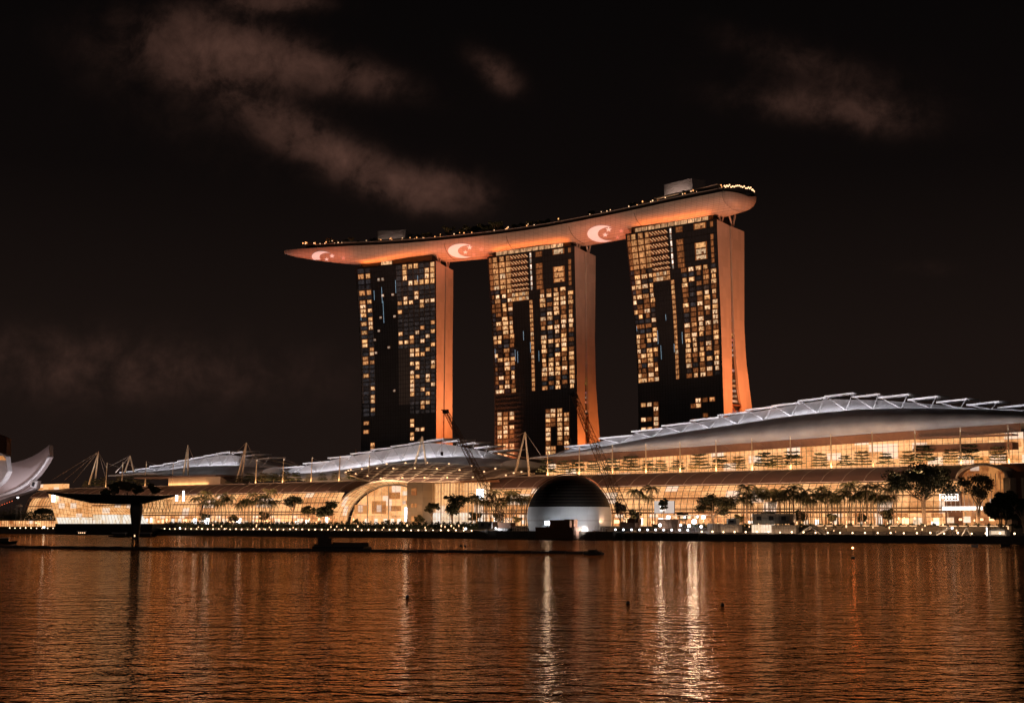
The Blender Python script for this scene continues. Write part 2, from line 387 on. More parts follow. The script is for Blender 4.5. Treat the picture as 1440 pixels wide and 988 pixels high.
# ------------------------------------------------------------------ hotel towers
def interp(tab, z):
    if z >= tab[0][0]: return tab[0][1]
    for (z1, a1), (z0, a0) in zip(tab, tab[1:]):
        if z0 <= z <= z1:
            t_ = (z - z0) / (z1 - z0); return tuple(p * (1 - t_) + q * t_ for p, q in zip(a0, a1))
    return tab[-1][1]
HT = 193.6
def tower(corner, left, depth_tab, SL, width, cols, rows, kind, label):
    """corner = top front right (x,y); left = unit vector along the facade to its left end"""
    lx = Vector((left[0], left[1], 0)).normalized(); rz = math.atan2(-lx.y, -lx.x)
    root = empty('hotel_tower', (corner[0], corner[1], 7.4), rz, label, 'hotel tower', 'three hotel towers under the sky deck')
    z0 = 7.4
    def fy(f, z):
        k = math.sin(min(1, max(0, (HT - z) / (HT * .58))) * math.pi / 2)
        return (SL * (1 - f) + interp(depth_tab, z)[0] * 0) * k + interp(depth_tab, z)[0] * f
    def P(f, z, dy=0): return (-width * (1 - f), fy(f, z) + dy, z - z0)
    zs = [HT - i * 4.15 for i in range(44)]; zs = [z for z in zs if z > 7.4] + [7.4]
    zs = zs[::-1]
    # facade
    base = MB(); fs = [i / 12 for i in range(13)]
    base.grid([[P(f, z) for f in fs] for z in zs])
    gf = base.build('glass_facade', M['dark_glass'], root)
    if kind == 1:
        gp = MB()
        for f0, f1, za, zb in ((.0, .19, 95, 178), (.51, 1.0, 92, HT - 2)):
            zz = [za + (zb - za) * i / 12 for i in range(13)]
            gp.grid([[P(f0 + (f1 - f0) * k / 4, z, -.12) for k in range(5)] for z in zz])
        gp.build('curtained_panels', M['grey_glass'], root)
    # slabs
    for i0, i1, nm in ((0, 1, 'front_slab'), (2, 3, 'rear_slab')):
        sl = MB(); rr = []
        for z in zs:
            d = interp(depth_tab, z); drop = 0
            ya, yb = (d[i0], d[i1])
            if i0 == 0: l0 = fy(0, z) + .15; r0 = fy(1, z) + .15; lb = max(d[1], l0 + 4); rb = d[1]
            else: l0 = d[2]; r0 = d[2]; lb = rb = d[3]
            zt = z - z0
            dr = 1.9 if z > 192 else 0; dr0 = 1.9 if (z > 192 and i0 == 2) else 0
            rr.append([(0, r0, zt - dr0), (0, rb, zt - dr * (1 if i0 == 0 else 1.6)), (-width, lb, zt - dr), (-width, l0, zt - dr0)])
        sl.grid(rr, closed=True)
        sl.add(rr[-1], [(0, 1, 2, 3)]); sl.build(nm, M['concrete'], root)
    # dark link between the slabs, set back from the end wall, with bracing low down
    lk = MB(); rr = []
    for z in zs[:-1]:
        d = interp(depth_tab, z); zt = z - z0
        rr.append([(-1.6, d[1] - .3, zt), (-1.6, d[2] + .3, zt), (-width + 1.6, d[2] + .3, zt), (-width + 1.6, d[1] - .3, zt)])
    lk.grid(rr, closed=True); lk.build('glass_link', M['dark_glass'], root)
    jl = MB()
    for k in range(50):
        z = HT - 4 - k * 3.15
        if z < 60: break
        d = interp(depth_tab, z); ym = (d[1] + d[2]) / 2; wd = max(.12, (d[2] - d[1]) * .3)
        if R() < .75: jl.box(-1.5, -1.2, ym - wd, ym + wd, z - z0 - .7, z - z0 + .7, 0, tuple(c * U(.3, .8) for c in (.8, .42, .22)) + (1,))
    jl.build('joint_window', M['window'], root, kind='stuff')
    br = MB()
    for za, zb in ((44, 66), (66, 80)):
        d0 = interp(depth_tab, za); d1 = interp(depth_tab, zb)
        br.bar((-.6, d0[1], za - z0), (-.6, d1[2], zb - z0), .7); br.bar((-.6, d1[1], zb - z0), (-.6, d0[2], za - z0), .5)
        br.bar((-.6, d1[1], zb - z0), (-.6, d1[2], zb - z0), .6)
    br.build('cross_brace', M['rust'], root)
    # dark frame bars along both facade ends and the top
    ed = MB()
    for f in (0, 1):
        for za, zb in zip(zs, zs[1:]): ed.bar(P(f, za, -.1), P(f, zb, -.1), .35, caps=False)
    ed.bar(P(0, HT, -.1), P(1, HT, -.1), .4); ed.build('edge_frame', M['mullion'], root)
    # floor z levels
    fl = []; z = HT - .6
    while z > 40:
        fl.append(z); z -= 4.0 if len(fl) < 6 else 3.15
    mg = MB()
    for z in fl: mg.bar(P(0, z, -.15), P(1, z, -.15), .20, n=4, caps=False)
    nv = 30
    for i in range(1, nv):
        f = i / nv
        for za, zb in zip(zs[8:], zs[9:]): mg.bar(P(f, za, -.15), P(f, zb, -.15), .13, n=3, caps=False)
    mg.build('mullion_grid', M['mullion'], gf)
    wins = []; rw = random.Random(kind)
    def win(f, wd, r, b, span=1, dx=0, tint=None, h=.80):
        za = fl[r] - .45; zb = fl[min(len(fl) - 1, r + span)] + .5; wd = wd * (.80 if kind == 1 else .90)
        if h < .8: zb = za - (za - zb) * h
        c = tint or rw.choice([None, None, (1.15, .74, .42), (1.1, .56, .22)]) if (tint or b > .6) else None
        c = c or ((1.12, .64, .30) if b > .75 else (1.05, .46, .17) if b > .45 else (.80, .26, .08))
        k = (.05 + b) if b > .05 else b
        f0, f1 = f - wd / 2, f + wd / 2
        q = MB(); n = 3
        if b > .2:  # dim orange quad paints the window's glow on its surround
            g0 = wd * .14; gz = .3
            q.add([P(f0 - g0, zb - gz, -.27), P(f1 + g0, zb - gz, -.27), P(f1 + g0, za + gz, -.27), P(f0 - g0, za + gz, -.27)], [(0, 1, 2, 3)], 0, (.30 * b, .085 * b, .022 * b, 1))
        # split by curtains into a few panes of differing brightness
        cut = sorted([f0, f1] + [f0 + (f1 - f0) * U(.25, .75)])
        for u0, u1 in zip(cut, cut[1:]):
            kk = k * U(.7, 1.15)
            q.add([P(u0, zb, -.35), P(u1, zb, -.35), P(u1, za, -.35), P(u0, za, -.35)], [(0, 1, 2, 3)], 0, (c[0] * kk, c[1] * kk, c[2] * kk, 1))
        if b > .5 and R() < .7:     # furniture, lamp or person silhouette
            u = U(f0 + .25 * wd, f1 - .25 * wd); ww = wd * U(.08, .16); zt = zb + (za - zb) * U(.3, .6)
            q.add([P(u - ww, zb, -.42), P(u + ww, zb, -.42), P(u + ww * .8, zt, -.42), P(u - ww * .8, zt, -.42)], [(0, 1, 2, 3)], 0, (.16, .05, .02, 1))
        wins.append((wd * span * b, q))
    rows(win, fl, cols, P, root)
    wins.sort(key=lambda t_: -t_[0])
    for a_, q in wins[:100]: q.build('window', M['window'], root)
    if wins[100:]:
        rest = MB()
        for a_, q in wins[100:]:
            b0 = len(rest.v); rest.v += q.v; rest.f += [[i + b0 for i in f] for f in q.f]; rest.m += q.m; rest.c += q.c
        rest.build('window', M['window'], root, kind='stuff')
    # recessed top storey below the sky deck
    ts = MB(); ts.box(-width + 3, -4, 2.2, 23, HT - z0 + .02, HT - z0 + 4.6)
    ts.build('top_storey', M['dark_metal'], root)
    tg = MB()
    if kind == 1: segs = [(-width + 21, -width + 30, .9)]
    else: segs = [(-width + 6 + i * 5.2, -width + 6 + i * 5.2 + 4.4, U(.25, .7) if i < 6 else U(.6, 1)) for i in range(11)]
    for x0, x1, bb in segs:
        tg.box(x0, x1, 1.9, 2.15, HT - z0 + .9, HT - z0 + 3.3, 0, (bb, bb * .55, bb * .27, 1))
    tg.build('top_storey_window', M['window'], root)
    # V struts that carry the deck at both ends
    for xe in (-1.5, -width + 1.5):
        for ya in (7.5, 20.0):
            st = MB(); a0 = (xe, ya, HT - z0 - 2.6)
            st.bar(a0, (xe, ya - 3.8, HT - z0 + 6.5), .6, n=6); st.bar(a0, (xe, ya + 3.4, HT - z0 + 6.5), .6, n=6)
            st.build('deck_strut', M['strut'], root)
    return root, P, fl

def rows_t1(win, fl, cols, P, root):
    LW = {0: (.065, .078), 1: (.155, .058)}
    left = {0: [1, 4, 6, 7, 8, 9, 11, 13, 15, 16, 19, 20, 23, 34, 36], 1: [1, 4, 6, 8, 10, 11, 12, 17, 18, 20, 26, 28, 29, 31, 39, 40]}
    Rf = [.545, .62, .69, .76, .828, .895, .963]
    right = {0: [7, 9, 14, 16], 1: [0, 1, 2, 6, 7, 16], 2: [0, 3, 7, 15, 16, 18, 19, 21, 23, 24, 25, 26, 27, 28, 34, 35, 37, 38],
             3: [0, 3, 5, 6, 14, 18, 19, 21, 22, 24, 36], 4: [3, 7, 8, 13, 16, 19, 27, 30, 31, 36], 5: [1, 2, 3, 7, 15, 18, 24, 25, 28, 30], 6: [0, 1, 2, 3, 7, 12, 14, 17, 21, 22, 26]}
    for r_ in range(0, 33):  # unlit panes get a faint glow in their colour to stay visible
        for c in (0, 1):
            if r_ not in left[c]: win(LW[c][0], LW[c][1] * 1.2, r_, U(.01, .035), tint=(.9, .85, .95))
        for c in range(7):
            if r_ not in right[c] and (c > 1 or r_ < 18): win(Rf[c], .064, r_, U(.012, .034), tint=(1, .82, .80))
    for c, rs in left.items():
        for r in rs:
            if r < len(fl) - 1: win(LW[c][0], LW[c][1], r, U(.5, 1))
    for c, rs in right.items():
        for r in rs:
            if r < len(fl) - 1: win(Rf[c], .054, r, U(.6, 1.05))
    for f, r, b in ((.33, 5, .9), (.46, 5, .5), (.29, 2, .35), (.34, 2, .3), (.29, 10, .4), (.475, 10, .5), (.26, 13, .4), (.385, 17, .4), (.21, 18, .4), (.20, 15, .3), (.45, 27, .4)):
        win(f, .035, r, b, tint=(1, .75, .55), h=.6)
    q = MB()
    for f, za, n in ((.22, 176, 3), (.32, 178, 5), (.50, 182, 4), (.33, 168, 7), (.78, 184, 2), (.88, 184, 1), (.03, 160, 2)):
        q = MB()
        z = za; q.add([P(f, z - 2.3 * n, -.4), P(f + .004, z - 2.3 * n, -.4), P(f + .004, z, -.4), P(f, z, -.4)], [(0, 1, 2, 3)])
        q.build('strip_light', M['blue_strip'], root)
def rows_dense(seed):
    def fn(win, fl, cols, P, root):
        rr = random.Random(seed)
        dim = lambda f, wd, r: win(f, wd, r, rr.choice([.012, .02, .03, .045]), tint=rr.choice([(.8, .75, .85), (1, .6, .45), (.9, .8, .8)]))  # unlit pane with a faint glow put into its colour
        Lc = [(.03, .038, .62), (.085, .060, .72), (.165, .064, .80), (.238, .050, .78)]
        Rc = [(.625, .060, .74), (.705, .056, .72), (.785, .056, .80), (.865, .058, .72), (.950, .054, .84)]
        last = max(i for i, z in enumerate(fl) if z > 95)
        lows = [i for i, z in enumerate(fl[:-1]) if 46 < z < 85]
        bl = lambda: rr.choice([1.05, .95, .9, .8, .62, .3, .22])
        for f, wd, p in Lc:
            for r in range(last):
                if r < 6:
                    win(f, wd * (1.05 if r > 0 else .8), r, rr.choice([.75, .65, .55, .5]) if f > .05 else .4)
                elif rr.random() < p: win(f + rr.uniform(-.004, .004), wd * rr.choice([1, 1, .7]), r, bl())
                else: dim(f, wd, r)
        for r in range(0, 9):                        # tall open sky lobby with slanting trusses
            for k in range(5):
                f = .285 + k * .040
                win(f, .037, r, .13 if r < 7 else .62, tint=(.9, .24, .08) if r < 7 else None)
        for r in range(0, 7):
            tr = MB()
            for k in range(6):
                f = .27 + k * .034; za = fl[r] - .8; zb = fl[r + 1] + 1.2
                tr.bar(P(f, za, -.55), P(f + .034, zb, -.55), .26, n=3, col=(.95, .48, .22, 1))  # bars emit: their lit look is put into the colour
            tr.build('sky_lobby_truss', M['window'], root)
        for r in range(0, 7): win(.505, .018, r, 1.35 if r in (0, 2, 4, 5) else .4, tint=(1, .85, .7))
        for r in range(9, last): win(.487, .036, r, .5 + .12 * rr.random())
        for f, wd, p in Rc:
            for r in range(last):
                if r < 7:
                    if f in (.705,): continue
                    if abs(f - .785) < .01:
                        if r in (0, 3, 4, 5): win(.825, .115, r, .72)
                        continue
                    if abs(f - .865) < .01: continue
                    if f == .625: win(.60, .070, r, .33) if r not in (1,) else None
                    elif r != 1: win(f, .03, r, .35)
                elif rr.random() < p: win(f + rr.uniform(-.003, .003), wd * rr.choice([1, 1, 1, .72]), r, bl())
                else: dim(f, wd, r)
        for r in lows:
            for f in (.06, .135, .215): 
                if rr.random() < .8: win(f, .055, r, bl())
            for f in (.66, .72, .80, .88):
                if rr.random() < (.85 if seed == 2 else .45): win(f, .055, r, bl())
        q = MB()
        for f in (.30, .38, .46, .56, .27, .02):
            z = rr.uniform(120, 140)
            q = MB()
            ln_ = rr.uniform(3, 9); q.add([P(f, z - ln_, -.4), P(f + .0035, z - ln_, -.4), P(f + .0035, z, -.4), P(f, z, -.4)], [(0, 1, 2, 3)])
            q.build('strip_light', M['blue_strip'], root)
    return fn
T3 = tower((125.9, 860), (-.743, .669), [(187, (0, 14.45, 15.85, 31)), (130, (2.5, 14.65, 17.35, 29)), (108, (3, 14.45, 19.05, 30.5)), (90, (3.5, 14.15, 21.35, 34)), (77, (4, 13.95, 24.85, 36.5)), (40, (4, 13.65, 34.35, 46)), (7, (4, 13.65, 44.35, 57))],
           12, 70, None, rows_dense(5), 3, 'right hotel tower, tallest and nearest, its rear leg splaying widest at the foot')
T2 = tower((42.0, 945), (-.809, .588), [(187, (0, 13.45, 14.85, 26.7)), (130, (1.5, 13.25, 15.15, 25)), (100, (2, 12.65, 15.75, 26)), (66, (2.4, 12.25, 17.85, 30.3)), (7, (2.5, 12.15, 27.35, 41))],
           9, 73, None, rows_dense(2), 2, 'middle hotel tower, brightly lit glass front and narrow orange end wall')
T1 = tower((-54.5, 1000), (-.89, .456), [(187, (0, 13.75, 15.15, 25.6)), (130, (1.5, 12.85, 14.35, 25)), (68, (2, 11.95, 13.95, 25.5)), (7, (2, 11.65, 19.35, 34))],
           11, 68, None, rows_t1, 1, 'left hotel tower with mostly dark windows behind the central white roof')

# ------------------------------------------------------------------ sky park (boat shaped deck across the three towers)
SPTS = [Vector(p) for p in ((-169, 1040), (-128, 1036.5), (-78.8, 1027.5), (-30, 1007), (21, 976.5), (66, 937), (106, 894.5), (127.5, 869), (138.5, 855))]
def cr(t_):
    n = len(SPTS) - 1; i = min(int(t_), n - 1); u = t_ - i
    p1, p2 = SPTS[i], SPTS[i + 1]; p0 = SPTS[i - 1] if i > 0 else p1 * 2 - p2; p3 = SPTS[i + 2] if i + 2 <= n else p2 * 2 - p1
    return .5 * ((2 * p1) + (p2 - p0) * u + (2 * p0 - 5 * p1 + 4 * p2 - p3) * u * u + (3 * p1 - p0 - 3 * p2 + p3) * u ** 3)
raw = [cr(i * .02) for i in range(int((len(SPTS) - 1) / .02) + 1)]
cum = [0]
for p, q in zip(raw, raw[1:]): cum.append(cum[-1] + (q - p).length)
TOTL = cum[-1]
def along(d):
    d = max(0, min(TOTL, d)); lo = 0
    for i in range(len(cum) - 1):
        if cum[i + 1] >= d: lo = i; break
    u = (d - cum[lo]) / max(1e-6, cum[lo + 1] - cum[lo]); p = raw[lo].lerp(raw[lo + 1], u)
    tg_ = (raw[min(lo + 3, len(raw) - 1)] - raw[max(lo - 2, 0)]).normalized()
    return p, Vector((tg_.x, tg_.y)), Vector((-tg_.y, tg_.x))     # point, direction to the right end, inland normal
ZD = 207.6
def halfw(d):
    a_ = min(1, d / 95.0); return 19.0 * (math.sin(a_ * math.pi / 2) ** .75) * (1 - .26 * max(0, (d - TOTL + 45) / 45) ** 1.5)
def belly(d): return (11.9 - 1.6 * max(0, (d - TOTL + 50) / 50)) * min(1, (d + 3) / 70.0) ** .5
def zdeck(d): return ZD + 1.0 * (1 - min(1, d / 80.0))
sky = empty('sky_park', (21, 976.5, 186), 0, 'long boat shaped garden deck bridging the tops of three hotel towers', 'sky deck')
SO = Vector((21, 976.5, 186))
def sec(d, ph, off=0):
    p, tg_, nn = along(d); hw = halfw(d) + off; hb = belly(d) + off
    y = -hw * math.cos(ph); z = zdeck(d) - hb * (max(0, math.sin(ph)) ** .85)
    return Vector((p.x + nn.x * y, p.y + nn.y * y, z)) - SO
hull = MB(); ds = [0.01] + [TOTL * i / 90 for i in range(1, 91)]
rows_ = [[sec(d, math.pi * k / 22) for k in range(23)] for d in ds]
hull.grid(rows_)
hull_o = hull.build('hull', M['hull'], sky, smooth=True)
# rounded stern beyond the last section
cap = MB(); pe, te, ne = along(TOTL); te3 = Vector((te.x, te.y, 0)); rr = []
for j in range(9):
    a_ = math.pi / 2 * j / 8; sc_ = math.cos(a_) * .985; ex = math.sin(a_) * 8.5
    row = []
    for k in range(23):
        v = sec(TOTL, math.pi * k / 22); c0 = Vector((pe.x, pe.y, ZD - 2.5)) - SO
        vv = c0 + (v - c0) * max(sc_, .02) + te3 * (ex + .05); vv.z = min(vv.z, (ZD - SO.z)); row.append(vv)
    rr.append(row)
cap.grid(rr); cap.build('stern', M['hull_plain'], sky, smooth=True)
dk = MB(); dr = []
for d in ds:
    a0 = sec(d, 0); a1 = sec(d, math.pi); a0.z += .05; a1.z += .05; dr.append([a0, a1])
dk.grid(dr); 
endp = [rr[j][0] for j in range(9)] + [rr[j][22] for j in range(8, -1, -1)]
dk.add(endp, [tuple(range(len(endp)))]); dk.build('deck', M['dark_metal'], sky)
# raised promenade rim: dark band topped by a pale lip
rims = {1: MB(), -1: MB()}; lip = MB()
for d0, d1 in zip(ds[6:], ds[7:]):
    for ph, sg in ((0, 1), (math.pi, -1)):
        def pt(d, inset, dz):
            p, tg_, nn = along(d); y = -(halfw(d) - inset) * sg
            return Vector((p.x + nn.x * y, p.y + nn.y * y, zdeck(d) + dz)) - SO
        rims[sg].add([pt(d0, 1.2, .05), pt(d1, 1.2, .05), pt(d1, 1.4, 2.4), pt(d0, 1.4, 2.4)], [(0, 1, 2, 3)])
        if sg == 1: lip.add([pt(d0, .6, 2.4), pt(d1, .6, 2.4), pt(d1, 3.6, 2.6), pt(d0, 3.6, 2.6), pt(d0, .6, 2.75), pt(d1, .6, 2.75), pt(d1, 3.6, 2.95), pt(d0, 3.6, 2.95)], [(0, 1, 5, 4), (0, 3, 2, 1), (4, 5, 6, 7)])
rims[1].build('parapet', M['dark_metal'], sky); rims[-1].build('parapet', M['dark_metal'], sky); lip.build('deck_lip', M['hull_plain'], sky)
# joints of the movable spans
jt = MB()
for d in (133, 186, 243, 302):
    for k in range(1, 10): jt.bar(sec(d, math.pi * k / 22, .12), sec(d, math.pi * (k + 1) / 22, .12), .16, n=3)
jt.build('span_joint', M['mullion'], sky)
# dark recesses and soffit tubes glow where the hull sits on the towers
def dpx(px):                         # distance along the deck whose front edge shows at this photograph column
    best = None
    for i in range(0, 400):
        d = TOTL * i / 400; v = sec(d, .35) + SO; c, s_ = math.cos(TH), math.sin(TH); zc = v.z - CAM_H
        X = 720 + FPX * v.x / (v.y * c + zc * s_)
        if best is None or abs(X - px) < best[0]: best = (abs(X - px), d)
    return best[1]
bv = BVHTree.FromPolygons([v + SO for v in map(Vector, hull.v)], hull.f)
def on_hull(px, py, off=.18):
    d = ray(px, py).normalized(); hit = bv.ray_cast(Vector((0, 0, CAM_H)), d)
    if hit[0] is None: return None
    n_ = hit[1]; n_ = n_ if n_.dot(d) < 0 else -n_
    return hit[0] + n_ * off - SO
def emblem(cx, cy, r, sq, rot, stars):  # glowing decals stand in for light projected on the hull
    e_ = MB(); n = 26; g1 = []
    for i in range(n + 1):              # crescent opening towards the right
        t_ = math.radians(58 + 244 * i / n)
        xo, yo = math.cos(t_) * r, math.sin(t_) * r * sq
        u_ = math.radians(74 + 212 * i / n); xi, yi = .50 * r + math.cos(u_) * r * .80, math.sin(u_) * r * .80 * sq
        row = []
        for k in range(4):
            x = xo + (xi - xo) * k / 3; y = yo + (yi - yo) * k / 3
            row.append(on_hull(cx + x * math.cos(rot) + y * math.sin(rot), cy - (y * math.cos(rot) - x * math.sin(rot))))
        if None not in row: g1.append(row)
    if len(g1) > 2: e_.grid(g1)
    e_.build('crescent_glow_decal', M['emblem'], sky)
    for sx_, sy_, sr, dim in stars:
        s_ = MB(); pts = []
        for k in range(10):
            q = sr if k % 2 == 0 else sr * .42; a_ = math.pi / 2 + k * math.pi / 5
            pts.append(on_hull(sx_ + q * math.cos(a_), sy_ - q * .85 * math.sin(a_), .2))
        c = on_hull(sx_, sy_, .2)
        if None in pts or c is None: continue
        s_.add([c] + pts, [(0, 1 + k, 1 + (k + 1) % 10) for k in range(10)]); s_.build('star_glow_decal', M['emblem_dim' if dim else 'emblem'], sky)
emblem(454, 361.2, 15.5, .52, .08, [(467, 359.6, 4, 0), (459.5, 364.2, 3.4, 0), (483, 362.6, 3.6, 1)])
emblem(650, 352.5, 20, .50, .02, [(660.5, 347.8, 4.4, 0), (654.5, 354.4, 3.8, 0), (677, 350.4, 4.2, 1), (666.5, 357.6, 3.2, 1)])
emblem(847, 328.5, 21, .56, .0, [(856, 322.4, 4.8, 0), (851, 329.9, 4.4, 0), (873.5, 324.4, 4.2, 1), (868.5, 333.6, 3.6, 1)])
# rooftop lift houses and pavilions
def deckpt(d, y, z):
    p, tg_, nn = along(d); return Vector((p.x + nn.x * y, p.y + nn.y * y, zdeck(d) + z)) - SO
def dbox(mb, d0, d1, y0, y1, z0, z1, mi=0, col=None):
    v = [deckpt(d, y, z) for z in (z0, z1) for d, y in ((d0, y0), (d1, y0), (d1, y1), (d0, y1))]
    mb.add(v, [(0, 3, 2, 1), (4, 5, 6, 7), (0, 1, 5, 4), (1, 2, 6, 5), (2, 3, 7, 6), (3, 0, 4, 7)], mi, col)
for px0, px1, zt in ((524, 562, 12.6), (917, 956, 16)):
    q = MB(); dbox(q, dpx(px0), dpx(px1), -6, 6, .1, zt); q.build('lift_house', M['box'], sky)
q = MB(); dbox(q, dpx(561), dpx(573), -1, 6, .1, 10); q.build('plant_screen', M['dark_metal'], sky)
def pav(px0, px1, h, lit, ny=-10):
    d0, d1 = dpx(px0), dpx(px1)
    g_ = MB(); dbox(g_, d0, d1, ny, ny + 5, 2.2, 2.2 + h, 0, (lit, lit * .55, lit * .3, 1)); g_.build('lit_pavilion', M['window'], sky)
    r_ = MB(); dbox(r_, d0 - .8, d1 + .8, ny - 2.0, ny + 7, 2.25 + h, 2.9 + h); r_.build('pavilion_roof', M['rib'], sky)
for a_, b_, h_ in ((428, 520, 1.5), (520, 618, 2.2), (618, 700, 1.0), (878, 1011, 2.6)):
    t_ = MB(); nn_ = 10; d0, d1 = dpx(a_), dpx(b_)
    for i in range(nn_): dbox(t_, d0 + (d1 - d0) * i / nn_, d0 + (d1 - d0) * (i + 1) / nn_, -14 if a_ > 500 else -9, 10 if a_ > 500 else 6, 2.3, 2.5 + h_)
    t_.build('garden_tier', M['dark_metal'], sky)
pav(541, 563, 1.8, .9); pav(566, 600, 1.0, .22); pav(760, 787, 1.2, .6); pav(890, 913, 1.8, .8); pav(916, 948, 3.6, 1.0, -12); pav(951, 975, 3.0, .55, -12)
pav(977, 1008, 2.8, .7, -12); pav(480, 522, 1.5, .16); pav(635, 690, 1.2, .10)
gl = random.Random(4); nl = 0
for (a_, b_), n in (((425, 530), 26), ((530, 660), 22), ((660, 760), 9), ((780, 860), 6), ((880, 1012), 34)):
    for i in range(n):
        px = gl.uniform(a_, b_); q = MB(); d = dpx(px); y = gl.uniform(-15.5, -14.2) * min(1, halfw(d) / 19) if a_ > 500 else -9.6; z = gl.uniform(2.8, 5.2)
        c = deckpt(d, y, z); r_ = gl.uniform(.2, .42)
        q.bar(c - Vector((0, 0, r_)), c + Vector((0, 0, r_)), r_, n=6); q.build('deck_light', M['deck_lamp'] if gl.random() < .45 else M['amber_lamp'], sky)
sr = MB()                                # lights round the stern terrace
for i in range(30):
    a_ = math.pi * (.03 + .94 * i / 29) ; c = Vector((pe.x, pe.y, ZD + U(2.2, 3.6))) - SO + te3 * (math.sin(a_) * 7.2) + Vector((ne.x, ne.y, 0)) * (-math.cos(a_) * 12.4)
    sr.bar(c, c + Vector((0, 0, .8)), .42, n=5)
sr.build('terrace_lights', M['deck_lamp'], sky)
sw = MB(); rings = []
for j, (rs, zz) in enumerate(((.96, .1), (.96, 2.2), (.9, 2.3), (.86, 5.2), (.80, 5.6), (.01, 5.9))):
    rings.append([Vector((pe.x, pe.y, ZD + zz)) - SO + te3 * (math.sin(a_) * 8 * rs) + Vector((ne.x, ne.y, 0)) * (-math.cos(a_) * 13 * rs) for a_ in [math.pi * i / 20 for i in range(21)]])
sw.grid(rings); sw.build('terrace_roof', M['dark_metal'], sky)

# ------------------------------------------------------------------ trees
def leafmass(mb, cx, cy, cz, rx, ry, rz_, n, ls, rnd, mi=0, flat=1.0):
    for i in range(n):
        u = rnd.uniform(-1, 1); th = rnd.uniform(0, 2 * math.pi); r = rnd.random() ** .45
        s_ = math.sqrt(1 - u * u)
        c = Vector((cx + rx * r * s_ * math.cos(th), cy + ry * r * s_ * math.sin(th), cz + rz_ * r * u))
        a_ = Vector((rnd.uniform(-1, 1), rnd.uniform(-1, 1), rnd.uniform(-.6, .6) * flat)).normalized(); b_ = a_.cross(Vector((rnd.uniform(-1, 1), rnd.uniform(-1, 1), rnd.uniform(-1, 1)))).normalized()
        l = ls * rnd.uniform(.6, 1.4)
        mb.add([c - a_ * l, c + b_ * l * .5, c + a_ * l, c - b_ * l * .5], [(0, 1, 2, 3)], mi)
def broad_tree(name, h, wd, seed, leaf='leaf', dens=1.0, trunks=1, lab='', cat='tree', grp=None, base=.38, ls=.55, zlo=.60):
    rnd = random.Random(seed); root = empty(name, (0, 0, 0), 0, lab, cat, grp)
    tr = MB(); cr_ = MB(); tips = []
    for k in range(trunks):
        a_ = rnd.uniform(0, 6.28); x0 = (k - (trunks - 1) / 2) * .8
        top = Vector((x0 + rnd.uniform(-.6, .6) * (1 + k), rnd.uniform(-.6, .6), h * base))
        tr.bar((x0 * .4, 0, -.3), top, h * .024, h * .017, 7)
        for j in range(7 if trunks == 1 else 4):
            an = j * 2.4 + rnd.uniform(-.5, .5); e_ = rnd.uniform(.45, 1.0)
            tip = Vector((math.cos(an) * wd * .36 * e_ + x0, math.sin(an) * wd * .36 * e_, h * rnd.uniform(zlo, .86)))
            mid = top.lerp(tip, .5) + Vector((0, 0, -h * .03)); tr.bar(top, mid, h * .013, h * .009, 5); tr.bar(mid, tip, h * .009, h * .004, 4); tips.append(tip)
    for tp in tips:
        for q in range(5):
            c = tp + Vector((rnd.uniform(-1, 1) * wd * .15, rnd.uniform(-1, 1) * wd * .15, rnd.uniform(-1.0, .9) * h * .09))
            rr_ = wd * rnd.uniform(.09, .17)
            leafmass(cr_, c.x, c.y, c.z, rr_, rr_, rr_ * .62, int(75 * dens), ls, rnd)
    tr.build('trunk', M['bark'], root); cr_.build('crown', M[leaf], root)
    return root
def palm(h, seed, lab, grp, cat='palm tree', fr=5.3):
    rnd = random.Random(seed); root = empty('palm_tree', (0, 0, 0), 0, lab, cat, grp)
    t_ = MB(); x = rnd.uniform(-.3, .3); t_.bar((0, 0, -.3), (x, 0, h * .5), .30, .22, 6); t_.bar((x, 0, h * .5), (x, .1, h), .22, .16, 6); t_.build('trunk', M['palm_bark'], root)
    c_ = MB()
    for k in range(17):
        an = k * 2.4 + rnd.uniform(-.2, .2); el = rnd.uniform(-.1, 1.15); ln = fr * rnd.uniform(.75, 1.1)
        p = Vector((x, .1, h)); dirh = Vector((math.cos(an), math.sin(an), 0)); side = Vector((-math.sin(an), math.cos(an), 0)); e_ = el
        n = 6
        for i in range(n):
            q = p + dirh * (math.cos(e_) * ln / n) + Vector((0, 0, math.sin(e_) * ln / n)); e_ -= .36
            w0 = .95 * math.sin(math.pi * (.18 + .8 * i / n)) * 1.1
            for sg in (-1, 1):      # drooping leaflets on each side of the rib
                for f in (0, .5):
                    m0 = p.lerp(q, f); m1 = p.lerp(q, f + .42)
                    c_.add([m0, m1, m1 + side * sg * w0 + (q - p) * .4 + Vector((0, 0, -w0 * .7))], [(0, 1, 2)])
            c_.bar(p, q, .035, n=3, caps=False); p = q
    c_.build('fronds', M['palm_leaf'], root)
    return root
